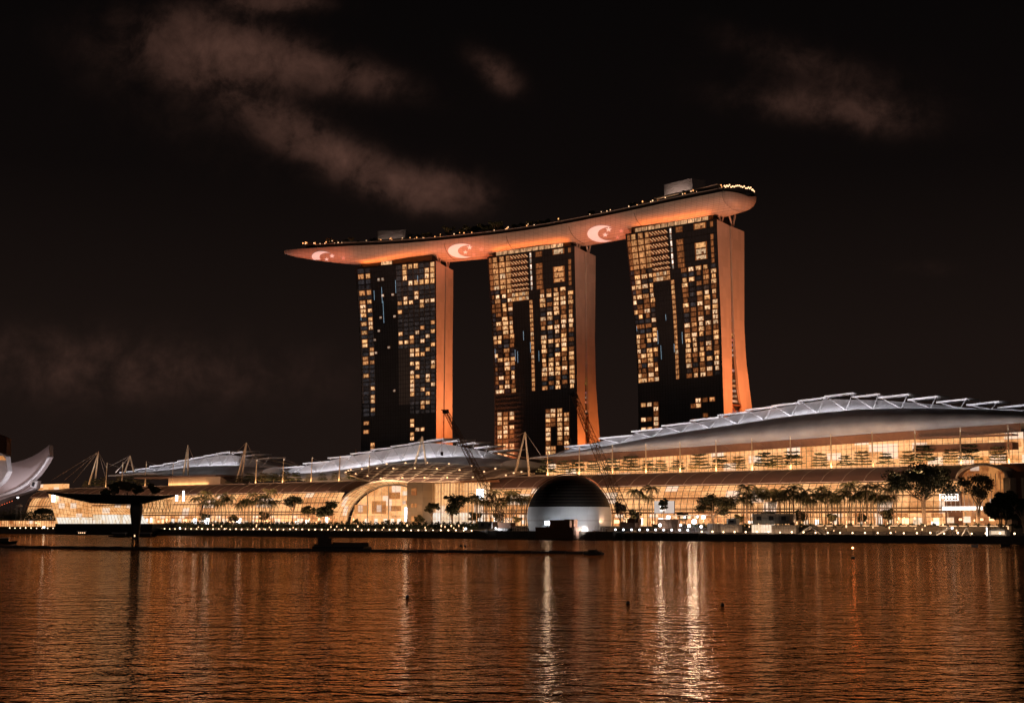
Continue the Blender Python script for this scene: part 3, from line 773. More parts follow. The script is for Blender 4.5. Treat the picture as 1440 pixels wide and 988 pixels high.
def tier_tree(h, wd, seed, lab, grp, cat='tiered tree'):
    rnd = random.Random(seed); root = empty('tiered_tree', (0, 0, 0), 0, lab, cat, grp)
    t_ = MB(); t_.bar((0, 0, -.2), (0, 0, h * .93), .15, .05, 5); c_ = MB()
    nt_ = 5
    for k in range(nt_):
        z = h * (.30 + .62 * k / (nt_ - 1)) + rnd.uniform(-.3, .3); r_ = wd * .5 * (1.0 - .55 * k / nt_) * rnd.uniform(.8, 1.15)
        for j in range(6):
            a_ = j * 1.047 + rnd.uniform(-.3, .3) + k; tip = Vector((math.cos(a_) * r_, math.sin(a_) * r_, z + rnd.uniform(-.1, .5)))
            t_.bar((0, 0, z - .4), tip, .05, .02, 3)
            for f in (.45, .75, 1.0):
                q = Vector((0, 0, z - .2)).lerp(tip, f); leafmass(c_, q.x, q.y, q.z, 1.25, 1.25, .34, 34, .42, rnd, flat=.3)
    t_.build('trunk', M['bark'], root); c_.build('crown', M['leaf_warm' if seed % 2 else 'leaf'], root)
    return root

# ------------------------------------------------------------------ waterfront halls
def tab(px_list, w_):
    return sorted(onw(x, y, w_) for x, y in px_list)
def ev(tb, s):
    if s <= tb[0][0]: return tb[0][1]
    for (a, za), (b_, zb) in zip(tb, tb[1:]):
        if a <= s <= b_: return za + (zb - za) * (s - a) / (b_ - a)
    return tb[-1][1]
class SB(MB):                        # mesh builder in site coordinates, moved to the thing's own origin
    def __init__(s, o): super().__init__(); s.o = o
    def build(s, *a, **k):
        s.v = [(x - s.o[0], y - s.o[1], z - s.o[2]) for x, y, z in s.v]; return super().build(*a, **k)
GL = [(36, 6.6), (36.2, 11), (36.8, 15.5), (38, 20), (39.6, 24), (42, 27.3)]
RF = [(41.6, 27.4), (45.5, 30.2), (50, 32.2), (54, 33.4), (58, 34.1)]
def inset(prof, d): return [(w_ + d, z_ - (0 if i == 0 else d * .2)) for i, (w_, z_) in enumerate(prof)]
def lower_hall(root, O, s0, s1, glow='glow_mall', rib_step=11, gr=3.7, open_l=True):
    gb = SB(O); n = max(2, int((s1 - s0) / 12))
    gb.grid([[(s0 + (s1 - s0) * i / n, w_, z_) for w_, z_ in inset(GL, 2.5)] for i in range(n + 1)]); gb.build('lit_interior', M[glow], root)
    sb = SB(O); sb.box(s0, s1, 37.6, 38.2, 6.7, 12.6); sb.build('shop_front', M['glow_low'], root)
    fb = SB(O)
    k = s0
    while k <= s1 + .01:
        for (wa, za), (wb, zb) in zip(GL, GL[1:]): fb.bar((k, wa, za), (k, wb, zb), .13, n=4, caps=False)
        k += gr
    for w_, z_ in GL[1:]: fb.bar((s0, w_, z_), (s1, w_, z_), .13, n=4)
    for (wa, za), (wb, zb) in zip(GL[1:], GL[2:]): fb.bar((s0, (wa + wb) / 2, (za + zb) / 2), (s1, (wa + wb) / 2, (za + zb) / 2), .10, n=4)
    fb.build('glazing_bars', M['frame'], root)
    for zf, wf in ((14.6, 38.2), (20.4, 39.6)):
        fs_ = SB(O); fs_.box(s0, s1, wf - 1.2, wf + 1.0, zf, zf + .55); fs_.build('floor_slab', M['wood'], root)
    rsh = random.Random(int(s0)); k = s0 + 3
    while k < s1 - 6:
        ww = rsh.uniform(1.2, 4.2); zz = rsh.uniform(7.2, 8.2); hh = rsh.uniform(1.2, 3.6); sl = SB(O); sl.box(k, k + ww, 36.95, 37.3, zz, zz + hh)
        sl.build('shop_light', M[rsh.choice(['glow_white', 'glow_white', 'sign', 'deck_lamp', 'screen' if rsh.random() < .25 else 'glow_low'])], root); k += ww + rsh.uniform(1.5, 7)
    cb = SB(O); cb.box(s0, s1, 33.4, 36.1, 12.9, 13.7); cb.build('shop_canopy', M['wood'], root)
    rb = SB(O)
    rb.grid([[(s0 + (s1 - s0) * i / n, w_, z_) for w_, z_ in RF] + [(s0 + (s1 - s0) * i / n, 58, 33.3), (s0 + (s1 - s0) * i / n, 46, 29.6), (s0 + (s1 - s0) * i / n, 41.6, 26.9)] for i in range(n + 1)])
    for s_ in (s0, s1):
        rb.add([(s_, w_, z_) for w_, z_ in RF] + [(s_, 58, 27.4)], [tuple(range(len(RF) + 1))])
    rb.build('roof', M['brown_roof'], root)
    ri = SB(O); k = s0
    while k <= s1 + .01:
        for (wa, za), (wb, zb) in zip(RF, RF[1:]): ri.bar((k, wa, za + .12), (k, wb, zb + .12), .16, n=4, caps=False)
        k += rib_step
    ri.bar((s0, 41.5, 27.3), (s1, 41.5, 27.3), .28); ri.bar((s0, 58, 34.3), (s1, 58, 34.3), .25)
    ri.build('roof_ribs', M['rib'], root)
    tb_ = SB(O); tb_.box(s0, s1, 58.2, 92, 33.2, 34.0); tb_.build('terrace', M['paving'], root)
def canopy(root, O, eave, chord, top, nodes, plates, tip_l=None, pl_len=None):
    plates = sorted(plates)
    s0, s1 = max(eave[0][0], chord[0][0]), min(eave[-1][0], chord[-1][0]); n = 60; rows = []; up = []; bk = []
    for i in range(n + 1):
        s = s0 + (s1 - s0) * i / n; ze = ev(eave, s); zc = max(ev(chord, s), ze + .4); h = zc - ze; k = min(1, h / 8)
        rows.append([(s, 74, ze), (s, 73.6 - 1.2 * k, ze + h * .22), (s, 74.4 - .6 * k, ze + h * .48), (s, 77.5, ze + h * .74), (s, 84, zc)])
        sb = s + .02 * i
        zt = max(ev(top, s - 1.0) - 1.6, zc + .2); up.append([(s, 84, zc), (s, 87.6, zc + (zt - zc) * .5), (s, 91.2, zt)])
        bk.append([(s, 74, ze), (s, 88, ze - .5), (s, 110, ze), (s, 122, ze + 2), (s, 112, zt - 2), (s, 91.2, zt)])
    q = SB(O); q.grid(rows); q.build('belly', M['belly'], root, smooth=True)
    q = SB(O); q.grid(up); q.build('inclined_panels', M['white_roof'], root)
    q = SB(O); q.grid(bk)
    for e_ in (0, n): q.add([p for p in rows[e_]] + [up[e_][1], up[e_][2]] + bk[e_][::-1][1:-1], [tuple(range(5 + 2 + 4))])
    q.build('roof_shell', M['white_roof'], root)
    q = SB(O)
    for a_, b_ in zip(rows, rows[1:]): q.bar(a_[4], b_[4], .30, n=5, caps=False)
    q.build('edge_chord', M['white_steel'], root)
    q = SB(O)
    for a_, b_ in zip(rows, rows[1:]): q.bar(a_[0], b_[0], .24, n=4, caps=False)
    q.build('eave_edge', M['white_steel'], root)
    for i, p0 in enumerate(plates):
        p1 = (plates[i + 1] if i + 1 < len(plates) else p0 + 15.6) + .8
        if p1 > top[-1][0] + 8: break
        z0_ = ev(top, p0); z1_ = z0_ + (.9 if i < len(plates) * .55 else .8)
        f = SB(O); vs = [(p0, 88.5, z0_), (p1, 88.5, z1_), (p1, 104, z1_ + .6), (p0, 104, z0_ + .6)]
        f.add([(x, y, z - .8) for x, y, z in vs] + vs, [(0, 3, 2, 1), (4, 5, 6, 7), (0, 1, 5, 4), (1, 2, 6, 5), (2, 3, 7, 6), (3, 0, 4, 7)])
        f_obj = f.build('roof_fin', M['white_steel'], root)
        nd = p0 + (p1 - p0) * .62 + 7.0; cz = ev(chord, nd - 3)
        if nd - 3 < s0 or nd - 3 > s1 or z0_ - cz < 2.2: continue
        fo = f_obj; v = SB(O); a_ = (nd - 3, 84, cz)
        v.bar(a_, (p0 + 1.5, 89, z0_ - .6), .22, n=5); v.bar(a_, (p1 - 1, 89, z1_ - .7), .22, n=5); v.build('roof_truss', M['white_steel'], fo)
def chord_lights(chord, s0, s1, power, n):
    for i in range(n):
        sa = s0 + (s1 - s0) * i / n; sb = s0 + (s1 - s0) * (i + 1) / n
        A = L(sa, 82.6, ev(chord, sa) + .2); Bq = L(sb, 82.6, ev(chord, sb) + .2)
        x = (Bq - A).normalized(); d = (MW * .55 + Vector((0, 0, 1))).normalized(); zz = -(d - x * d.dot(x)).normalized(); yv = zz.cross(x)
        li = light('AREA', 'roof_gutter_light', (0, 0, 0), (0, 0, 1), power * (sb - sa), (.92, .89, .96), (Bq - A).length * .98, .7, spread=130)
        li.matrix_world = Matrix((x, yv, zz)).transposed().to_4x4(); li.location = (A + Bq) / 2
def upper_wall(root, O, s0, s1, ztop, glow='glow_up'):
    q = SB(O); n = 24; g_ = []; f_ = []; fr = SB(O)
    for i in range(n + 1):
        s = s0 + (s1 - s0) * i / n; zt = ztop(s); g_.append([(s, 76.5, 34), (s, 76.5, zt)]); f_.append([(s, 74.2, zt), (s, 73.4, zt + 3.8), (s, 76.6, zt + 4.6)])
    q.grid(g_); q.build('upper_lit_interior', M[glow], root)
    b_ = SB(O); b_.grid(f_); b_.build('fascia', M['wood'], root)
    k = s0
    while k <= s1: fr.bar((k, 75, 34), (k, 75, ztop(k)), .10, n=4, caps=False); k += 2.75
    for j in range(1, 6):
        for a_, c_ in zip(g_, g_[1:]):
            za = 34 + (a_[1][2] - 34) * j / 5; zb = 34 + (c_[1][2] - 34) * j / 5
            fr.bar((a_[0][0], 75, za), (c_[0][0], 75, zb), .09, n=4, caps=False)
    fr.build('upper_glazing_bars', M['frame'], root)
    rl = SB(O); rl.box(s0, s1, 58.6, 58.7, 34.9, 35.1)
    k = s0
    while k < s1: rl.box(k, k + .1, 58.6, 58.7, 34, 35); k += 3
    rl.build('terrace_railing', M['pole'], root)

# right hall: the largest
OR = (85, 36, 6.6)
hr = site('convention_hall', *OR, 'longest waterfront hall with huge white scalloped roof, right side', 'waterfront hall')
eR = tab([(745, 644.5), (770, 641.6), (813, 640), (862, 634.7), (908, 632.4), (957, 628.6), (1040, 623.2), (1113, 618.3), (1167, 613.3), (1226, 608.7), (1296, 606), (1342, 601.8), (1385, 598.4), (1440, 593.4), (1520, 588)], 74)
cR = tab([(748, 643.5), (786, 637.8), (824, 631.7), (871, 623.3), (917, 614.4), (957, 608), (1040, 595.7), (1077, 590.4), (1115, 584.2), (1153, 580.7), (1190, 576.5), (1229, 574.5), (1267, 574), (1307, 574), (1349, 574.3), (1392, 575.4), (1436, 577.4), (1520, 585)], 84)
tR = tab([(752, 643), (797, 627.4), (845, 615.6), (890.5, 606), (933, 598), (1051, 575.8), (1088, 570), (1125, 562.9), (1162, 556.7), (1202, 557.5), (1238, 558.3), (1279, 561.3), (1319, 564.8), (1361, 568.5), (1405, 572.5), (1450, 577), (1530, 586)], 91)
lower_hall(hr, OR, -72, 206)
lh = SB(OR); lh.box(223, 330, 44, 90, 6.7, 33.9); lh.build('end_block', M['wood'], hr)
lh = SB(OR); lh.grid([[(s_, w_, z_) for w_, z_ in RF] for s_ in (206, 330)]); lh.build('end_roof', M['brown_roof'], hr)
upper_wall(hr, OR, -56, 221, lambda s: 41.6 + (s + 56) * .028)
canopy(hr, OR, eR, cR, tR, None, [onw(x_, 560, 91)[0] for x_ in (797, 845, 890.5, 933, 973, 1012, 1051, 1088, 1125, 1162, 1202, 1238, 1279, 1319, 1361, 1405, 1450, 1500)])
q = SB(OR)
for i in range(9):                       # round ducts glimpsed between eave and fascia
    s_ = 60 + i * 18; z_ = ev(eR, s_) - 2.0; q.bar((s_, 76, z_), (s_ + 9, 76, z_ + .4), 1.3, n=10)
q.build('roof_duct', M['cream'], hr)
q = SB(OR); q.box(172, 219, 68, 75.6, 41.3, 44.6); q.box(172, 219, 68, 75.6, 47.6, 48.3); q.build('upper_balcony', M['wood'], hr)
q = SB(OR); q.box(178, 221, 75.7, 76.2, 44.7, 47.5); q.build('balcony_interior', M['glow_up'], hr)

# centre hall
OC = (-190, 36, 6.6)
hc = site('shopping_mall', *OC, 'central waterfront mall with glass arch and white roof below the left tower', 'shopping mall')
lower_hall(hc, OC, -327, -192)
eC = tab([(384, 667), (430, 676), (475, 676), (520, 671), (600, 666), (660, 662), (700, 657.4), (722, 647)], 74)
cC = tab([(384, 662), (410, 666), (443.7, 664.7), (484, 660), (515, 655.6), (544, 650.7), (571, 647), (595, 644.6), (619.5, 642.5), (650, 642), (690, 644), (722, 645.5)], 84)
tC = tab([(380, 661), (393, 657.5), (430, 651), (464.6, 643.2), (496.5, 637.2), (525, 631.6), (552.6, 627), (578.5, 622.8), (602.8, 619), (623, 620.3), (644, 623.5), (664, 627.5), (686, 633.5), (705, 637.5), (724, 642)], 91)
canopy(hc, OC, eC, cC, tC, None, [onw(x_, 630, 91)[0] for x_ in (393, 430, 464.6, 496.5, 525, 552.6, 578.5, 602.8, 626, 648, 670, 690)])
# glass arch portal
wA = 29.0; s_l, _ = onw(488, 700, wA); s_c, zc_ = onw(552, 681.5, wA); s_p, _ = onw(574, 700, wA); zb0 = 6.7
wB = 43.0; sl2, _ = onw(466, 700, wB); sc2, zc2 = onw(546, 676.5, wB); sp2, _ = onw(577, 700, wB)
def arch(sc, sl, zt, w_, n=18, a1=68):
    return [(sc - (sc - sl) * math.cos(math.radians(a_)), w_, zb0 + (zt - zb0) * math.sin(math.radians(a_))) for a_ in [(180 - (90 - a1 + 90 - 22)) * 0 + i * (90 + (90 - a1)) / n for i in range(n + 1)]]
A1 = arch(s_c, s_l, zc_, wA); A2 = arch(sc2, sl2, zc2, wB)
q = SB(OC); q.grid([A1, [tuple((p[k] + r_[k]) / 2 for k in range(3)) for p, r_ in zip(A1, A2)], A2]); q.build('arch_vault', M['glow_mall'], hc)
q = SB(OC)
for f in (.25, .5, .75):
    mid = [tuple(p[k] * (1 - f) + r_[k] * f for k in range(3)) for p, r_ in zip(A1, A2)]
    for a_, b_ in zip(mid, mid[1:]): q.bar(a_, b_, .12, n=3, caps=False)
for a_, b_ in zip(A1, A2): q.bar(a_, b_, .12, n=3, caps=False)
q.build('vault_bars', M['frame'], hc)
q = SB(OC)
for A_, r_ in ((A1, .45), (A2, .9)):
    for a_, b_ in zip(A_, A_[1:]): q.bar(a_, b_, r_, n=6, caps=False)
q.build('arch_frame', M['pale_frame'], hc)
q = SB(OC); poly = [(p[0], p[2]) for p in A1] + [(A1[-1][0], zb0)]
q.add([(x, wA + 3.0, z) for x, z in poly], [tuple(range(len(poly)))]); q.build('arch_interior', M['glow_mall'], hc)
q = SB(OC)
for i in range(1, 9):
    s_ = s_l + (A1[-1][0] - s_l) * i / 9; c_ = min(1, abs(s_ - s_c) / (s_c - s_l)); zt = zb0 + (zc_ - zb0) * math.sqrt(1 - c_ * c_)
    q.bar((s_, wA + .1, zb0), (s_, wA + .1, zt), .34 if i % 3 == 0 else .10, n=4)
for z_ in (12, 16, 20, 24): q.bar((s_l + 2 + (z_ - 12) * .4, wA + .1, z_), (A1[-1][0], wA + .1, z_), .10)
q.build('arch_mullions', M['pale_frame'], hc)
rm = random.Random(3)
for sa, sb, za, zb, m_n in ((.08, .30, 13.5, 19, 'glow_orange'), (.36, .58, 13.5, 21, 'glow_orange'), (.62, .80, 22, 26, 'glow_orange'), (.64, .82, 15, 18, 'glow_orange'), (.84, .98, 19, 21, 'glow_orange'), (.88, .97, 9, 17, 'screen'), (.84, .99, 24, 26.5, 'glow_white')):
    q = SB(OC); S_ = A1[-1][0] - s_l; q.box(s_l + S_ * sa, s_l + S_ * sb, wA + 2.3, wA + 2.7, za, zb); q.build('shop_window', M[m_n], hc)
for sa in (.25, .4, .55, .66, .76, .90): q = SB(OC); q.box(s_l + S_ * sa, s_l + S_ * (sa + .05), wA + 2.2, wA + 2.6, 7.4, 10.6); q.build('entrance_light', M['glow_white'], hc)
# stone pier and glass wall right of the arch
p0, _ = onw(575, 700, 30); p1, _ = onw(597, 700, 30); g1, _ = onw(684, 700, 36)
q = SB(OC); q.box(p0, p1, 28.4, 46, 6.7, 31.5); q.build('stone_pier', M['cream'], hc)
q = SB(OC)
for za, zb, fa, fb_ in ((24, 28, .3, .62), (17, 19.2, .28, .42), (17, 19.2, .5, .64), (7, 12, .3, .75)): q.box(p0 + (p1 - p0) * fa, p0 + (p1 - p0) * fb_, 28.15, 28.6, za, zb)
q.build('pier_opening', M['glow_orange'], hc)
q = SB(OC); q.box(p1, g1, 38.5, 39, 6.7, 30.8); q.build('lit_glass_wall', M['glow_mall'], hc)
q = SB(OC); q.box(p1, g1, 37.4, 37.8, 6.7, 14); q.build('lit_ground_floor', M['glow_white'], hc)
q = SB(OC)
for i in range(19): s_ = p1 + (g1 - p1) * i / 18; q.bar((s_, 36.4, 6.7), (s_, 36.4, 31), .15 if i % 3 else .32, n=4)
for z_ in (10.4, 14, 18, 22, 26): q.bar((p1, 36.4, z_), (g1, 36.4, z_), .12)
q.build('wall_mullions', M['pale_frame'], hc)
q = SB(OC); s_, _ = onw(671, 700, 37); q.box(s_, s_ + 5, 36.6, 37, 21, 27); q.build('bright_screen', M['screen'], hc)
# shallow grid shell roof over the centre
sa0, _ = onw(478, 660, 70); sb0, _ = onw(731, 670, 62); NA = 26; NV = 9
def shell(a, v):
    wf = 74 - 30 * min(1, a / .38) ** .8 if a < .38 else 44 + (14 * max(0, (a - .82) / .18)); wb = 76
    s = sa0 + (sb0 - sa0) * a; zf = 40.5 - 8.8 * min(1, a / .38) + (3 * max(0, (a - .82) / .18)); zb = 40.8 + 5.2 * math.sin(math.pi * min(1, a ** .85)) - 4.5 * a * a
    zb = max(zb, zf + .1); w_ = wf + (wb - wf) * v
    return (s, w_, zf + (zb - zf) * math.sin(v * math.pi / 2) ** .9)
q = SB(OC); q.grid([[shell(i / NA, j / NV) for j in range(NV + 1)] for i in range(NA + 1)]); q.build('grid_shell', M['brown_roof'], hc, smooth=True)
q = SB(OC)
for i in range(0, NA + 1, 2):
    for j in range(NV): a_ = Vector(shell(i / NA, j / NV)) + Vector((0, -.2, .25)); b_ = Vector(shell(min(1, (i + .6) / NA), (j + 1) / NV)) + Vector((0, -.2, .25)); q.bar(a_, b_, .22, n=4, caps=False)
for j in range(0, NV + 1, 1):
    for i in range(NA): q.bar(Vector(shell(i / NA, j / NV)) + Vector((0, -.2, .25)), Vector(shell((i + 1) / NA, j / NV)) + Vector((0, -.2, .25)), .32 if j == 0 else .13, n=4, caps=False)
q.build('shell_ribs', M['pale_frame'], hc)
q = SB(OC)
for i in range(1, NA, 3):
    for j in (1, 4, 7): c_ = Vector(shell(i / NA, j / NV)) + Vector((0, -.5, .6)); q.box(c_.x - .35, c_.x + .35, c_.y - .35, c_.y + .35, c_.z - .3, c_.z + .3)
q.build('shell_lights', M['deck_lamp'], hc)
q = SB(OC); q.box(-192, -88, 60, 92, 33.2, 34.0); q.build('terrace', M['paving'], hc)
q = SB(OC); q.box(p1, sb0, 43.8, 44.4, 30.9, 32.2); q.build('front_beam', M['wood'], hc)
q = SB(OC); q.grid([[(s_, 76, 34), (s_, 76, 39.5)] for s_ in (-160, -100)]); q.build('upper_lit_interior', M['glow_up'], hc)

# left hall
OL = (-430, 36, 6.6)
hl = site('theatre_hall', *OL, 'farthest waterfront hall with small white scalloped roof, left side', 'theatre')
lower_hall(hl, OL, -545, -329)
eL = tab([(152, 669), (200, 666), (260, 668), (310, 671), (340, 674), (365, 668), (386, 660)], 74)
cL = tab([(152, 668), (200, 663.8), (236, 661), (264, 656.5), (302, 654.7), (335, 654.7), (360, 656), (386, 656)], 84)
tL = tab([(155, 667.4), (172, 663.5), (194, 659.5), (213.7, 655), (233.7, 651.5), (253, 647.5), (272, 643.8), (290, 640.3), (307.5, 636.8), (327.5, 636.5), (345, 641), (358, 644.5), (372, 648.5), (388, 653.5)], 91)
canopy(hl, OL, eL, cL, tL, None, [onw(x_, 645, 91)[0] for x_ in (172, 194, 213.7, 233.7, 253, 272, 290, 307.5, 326, 344, 361)])
for root_, O_, pa, pb in ((hl, OL, (327, 635.2), (418, 654.5)), (hc, OC, (640, 620.5), (744, 645))):
    a_ = onw(*pa, 108); b_ = onw(*pb, 104); q = SB(O_); q.bar((a_[0], 108, a_[1]), (b_[0], 104, b_[1]), .9, .5, n=6); q.build('ridge_beam', M['pole'], root_)
wl = 60; a0, z0_ = onw(237, 672, wl); a1, z1_ = onw(310, 671, wl)
q = SB(OL); q.box(a0, a1, wl, wl + 18, 27, z0_); q.build('lodge_wall', M['cream'], hl)
q = SB(OL)
b0_, _ = onw(196, 670, wl); q.box(b0_, a1 + 1, wl - 5, wl + 19, z0_ + .1, z0_ + 1.1); q.build('lodge_roof', M['brown_roof'], hl)
q = SB(OL); q.add([(a1 + 1, wl - 1, z0_), (a1 + 16, wl - 1, z0_ - 5.5), (a1 + 16, wl + 16, z0_ - 5.5), (a1 + 1, wl + 16, z0_)], [(0, 1, 2, 3)]); q.build('ramp_roof', M['brown_roof'], hl)
q = SB(OL); s_, z_ = onw(50, 677, 56); s2, _ = onw(88, 677, 56); q.box(s_, s2, 56, 62, 33.5, 38); q.build('end_wall', M['glow_up'], hl)
for px, py0, py1, wpx in ((247, 696, 704, 4), (257, 690, 704, 3), (288, 728, 738, 8), (272, 729, 738, 6)):
    s_, zt = onw(px, py0, 30); _, zb = onw(px, py1, 30); q = SB(OL); q.box(s_, s_ + wpx * .47, 30, 30.4, zb, zt); q.build('video_screen', M['screen'], hl)

# warm wall-washing floods built into the halls' terrace edge, and unseen strips added to brighten the roof bellies
def floods(s0, s1, power_up, power_white):
    n = max(1, int((s1 - s0) / 60)); ln = (s1 - s0) / n
    for i in range(n):
        s = s0 + ln * (i + .5)
        a_ = light('AREA', 'terrace_strip_light', L(s, 59, 35.0), L(s, 75, 44), power_up, (1, .55, .25), ln * .95, 1.0); a_.rotation_euler = (math.radians(128), 0, ANG)
        a_ = light('AREA', 'belly_fill_light', L(s, 60, 49.5), L(s, 92, 64), power_white, (.94, .89, .88), ln * .95, 1.0); a_.rotation_euler = (math.radians(112), 0, ANG)
        a_['zb'] = 1
chord_lights(cR, -50, 240, 66, 14); chord_lights(cC, -300, -108, 60, 9); chord_lights(cL, -500, -345, 60, 8)
floods(-60, 225, 9000, 2600)
floods(-300, -110, 4000, 1800)
floods(-520, -345, 2500, 1800)
# unseen strips added above the promenade to brighten the brown vault roofs
for s0, s1 in ((-70, 0), (0, 70), (70, 140), (140, 206), (-327, -262), (-262, -196), (-545, -440), (-440, -332)):
    a_ = light('AREA', 'vault_roof_fill_light', L((s0 + s1) / 2, 20, 30), L((s0 + s1) / 2, 50, 30), 9500, (1, .55, .33), s1 - s0, 1.5); a_.rotation_euler = (math.radians(95), 0, ANG)

for s0, s1 in ((-70, 30), (30, 130), (130, 225), (-327, -250), (-250, -180), (-180, -80)):
    a_ = light('AREA', 'promenade_fill_light', L((s0 + s1) / 2, 13, 9), L(0, 0, 0), 6500, (1, .58, .32), s1 - s0, .8); a_.rotation_euler = (math.radians(110), 0, ANG)  # unseen strip added to brighten facades, trees and palms
    a_ = light('AREA', 'quay_fill_light', L((s0 + s1) / 2, 2.6, 4.3), L(0, 0, 0), 1400, (1, .62, .36), s1 - s0, .4); a_.rotation_euler = (math.radians(95), 0, ANG)  # unseen strip added to boost the small quay lamps
for s0, s1 in ((-170, -135), (-135, -95)):
    a_ = light('AREA', 'shell_fill_light', L((s0 + s1) / 2, 41, 34.5), L(0, 0, 0), 3800, (1, .66, .42), s1 - s0, .8); a_.rotation_euler = (math.radians(104), 0, ANG)  # unseen strip added to light the grid shell
# ------------------------------------------------------------------ masts with stays
def mast(s, w, zt, r=.42, lean=0, z0=34.0):
    root = site('terrace_mast', s, w, z0, 'slim cream mast standing on the terrace edge', 'mast', 'slim cream masts along the terrace edge')
    q = MB(); q.bar((0, 0, 0), (lean, 0, zt - z0), r, r * .6, n=6); q.build('pole', M['pole'], root)
    q = MB(); q.bar((lean, 0, zt - z0 - .3), (lean, 13, zt - z0 - 4), .06, n=3); q.bar((0, 0, 1), (0, -1, .4), .1, n=3); q.build('stay_cable', M['cable'], root)
    return root
for s in [-42.7, -20.2, 2.4, 24.5, 46.2, 68.2, 89.4, 111.2, 133.3, 154.9, 176.4, 198.3, 220.3]: mast(s, 60, 50 + max(0, s) * .008)
for s in [-471, -450.6, -421.3, -388.8, -296.3, -268.6, -240.5, -214.0, -187]: mast(s, 60, 50.5 if s > -400 else 53, lean=.8)
def amast(top, feet, w, lab, cables):
    st, zt = onw(*top, w); fp = [onw(*f, w) for f in feet]; sc_ = sum(p[0] for p in fp) / len(fp); zb = min(p[1] for p in fp)
    root = site('cable_mast', sc_, w, zb, lab, 'cable mast')
    for i, p in enumerate(fp):
        q = MB(); q.bar((p[0] - sc_, 3.0 * (i - .5), p[1] - zb), (st - sc_, 0, zt - zb), .75, .45, n=6); q.build('mast_leg', M['pole'], root)
    q = MB()
    for cx, cy_, dw in cables:
        s_, z_ = onw(cx, cy_, w); q.bar((st - sc_, 0, zt - zb), (s_ - sc_, dw, z_ - zb), .11, n=3)
    q.build('stay_cable', M['cable'], root)
amast((738.4, 607.3), [(727, 665), (742, 670)], 66, 'tall A-shaped cable mast in front of the middle tower', [(690, 630, 4), (672, 630, 8), (760, 650, 5)])
amast((594, 613.7), [(585, 655), (597, 655)], 66, 'A-shaped cable mast rising from the central white roof', [(572, 622, 10), (560, 628, 12)])
amast((346.7, 622), [(335, 677), (337, 677)], 66, 'leaning cable mast right of the left white roof', [(322, 636, 6), (357, 652, 3)])
amast((264.3, 625.5), [(260, 668), (262, 668)], 66, 'cable mast in front of the left white roof', [(254, 648, 5), (270, 650, 3)])
amast((138.5, 634.6), [(127.5, 681), (131, 681)], 66, 'tallest cable mast at the left end of the halls', [(69, 675, 2), (84, 675, 4), (98, 678, 3), (143, 660, 5), (146, 679, 3)])
amast((183, 640.5), [(178, 664), (186, 664)], 80, 'small A-shaped cable mast behind the left terrace', [(150, 656, 2), (158, 664, 3)])
s_, z_ = onw(497, 598, 150)
q = site('red_mast', *[onw(500, 636, 110)[0], 110, 40], 'thin orange mast beside the foot of the left tower', 'mast'); r_ = MB(); r_.bar((0, 0, 0), (.4, 0, 18), .45, n=5); r_.build('pole', M['rust'], q)

# ------------------------------------------------------------------ terrace trees, palms, park trees
rt = random.Random(11)
G_T = 'tiered trees along the hall terraces'
protos = [tier_tree(9.6, 9.5, k, 'flat tiered tree in front of the lit upper gallery', G_T) for k in range(4)]
tpos = [(-48 + i * 11.4 + rt.uniform(-2, 2), rt.uniform(62, 70), rt.uniform(.72, 1.08)) for i in range(24)]
tpos += [(-330 + i * 12 + rt.uniform(-2, 2), rt.uniform(62, 68), rt.uniform(.55, .8)) for i in range(13)] + [(-505 + i * 11, 66, rt.uniform(.6, .85)) for i in range(8)]
for i, (s, w_, sc_) in enumerate(tpos):
    o = protos[i] if i < 4 else clone(protos[i % 4])
    o.location = L(s, w_, 34.0); o.rotation_euler = (0, 0, rt.uniform(0, 6)); o.scale = (sc_, sc_, sc_)
G_P = 'palms lining the upper promenade'
pp = [palm(h_, k, 'slender feathery palm on the upper promenade', G_P) for k, h_ in enumerate((13.6, 14.8, 12.6, 15.8))]
pl = []
for a_, b_, n in ((274, 323, 10), (334, 388, 14), (662, 742, 20), (886, 920, 4), (1040, 1262, 58)):
    for i in range(n): pl.append((a_ + (b_ - a_) * (i + rt.uniform(.1, .9)) / n, rt.uniform(17, 30), rt.uniform(.86, 1.2) * (1.12 if a_ < 500 else 1)))
for i, (px, w_, sc_) in enumerate(pl):
    o = pp[i] if i < 4 else clone(pp[rt.randrange(4)])
    s, _ = onw(px, 730, w_); o.location = L(s, w_, 6.6); o.rotation_euler = (0, 0, rt.uniform(0, 6)); o.scale = (sc_, sc_, sc_)
def put(o, px, w_, z=6.6, rz=0): s, _ = onw(px, 730, w_); o.location = L(s, w_, z); o.rotation_euler = (0, 0, rz); return o
put(broad_tree('rain_tree', 29, 31, 1, 'leaf', 1.5, 3, 'largest dark spreading tree with several pale trunks, right of the palms', ls=.62), 1300, 20)
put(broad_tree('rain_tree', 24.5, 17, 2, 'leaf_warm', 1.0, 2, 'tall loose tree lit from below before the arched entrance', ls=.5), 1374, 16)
put(broad_tree('rain_tree', 17, 15, 3, 'leaf', 2.2, 3, 'dense near-black tree left of two at the right edge', base=.3, zlo=.4), 1408, 8, 4.6)
put(broad_tree('rain_tree', 17, 15, 4, 'leaf', 2.2, 3, 'dense near-black tree cut by the right edge', base=.3, zlo=.4), 1441, 8, 4.6)
put(broad_tree('rain_tree', 18.5, 17, 5, 'leaf', 1.2, 2, 'round dark tree before the lit glass wall right of the arch', zlo=.48), 636, 20)
put(broad_tree('rain_tree', 20, 15, 6, 'leaf', .8, 1, 'tall open-crowned tree left of the glass arch'), 411, 22)
put(broad_tree('low_tree', 14.5, 17, 7, 'leaf', 2.0, 2, 'low dense round tree just left of the glass arch', base=.35, zlo=.48), 454, 22)
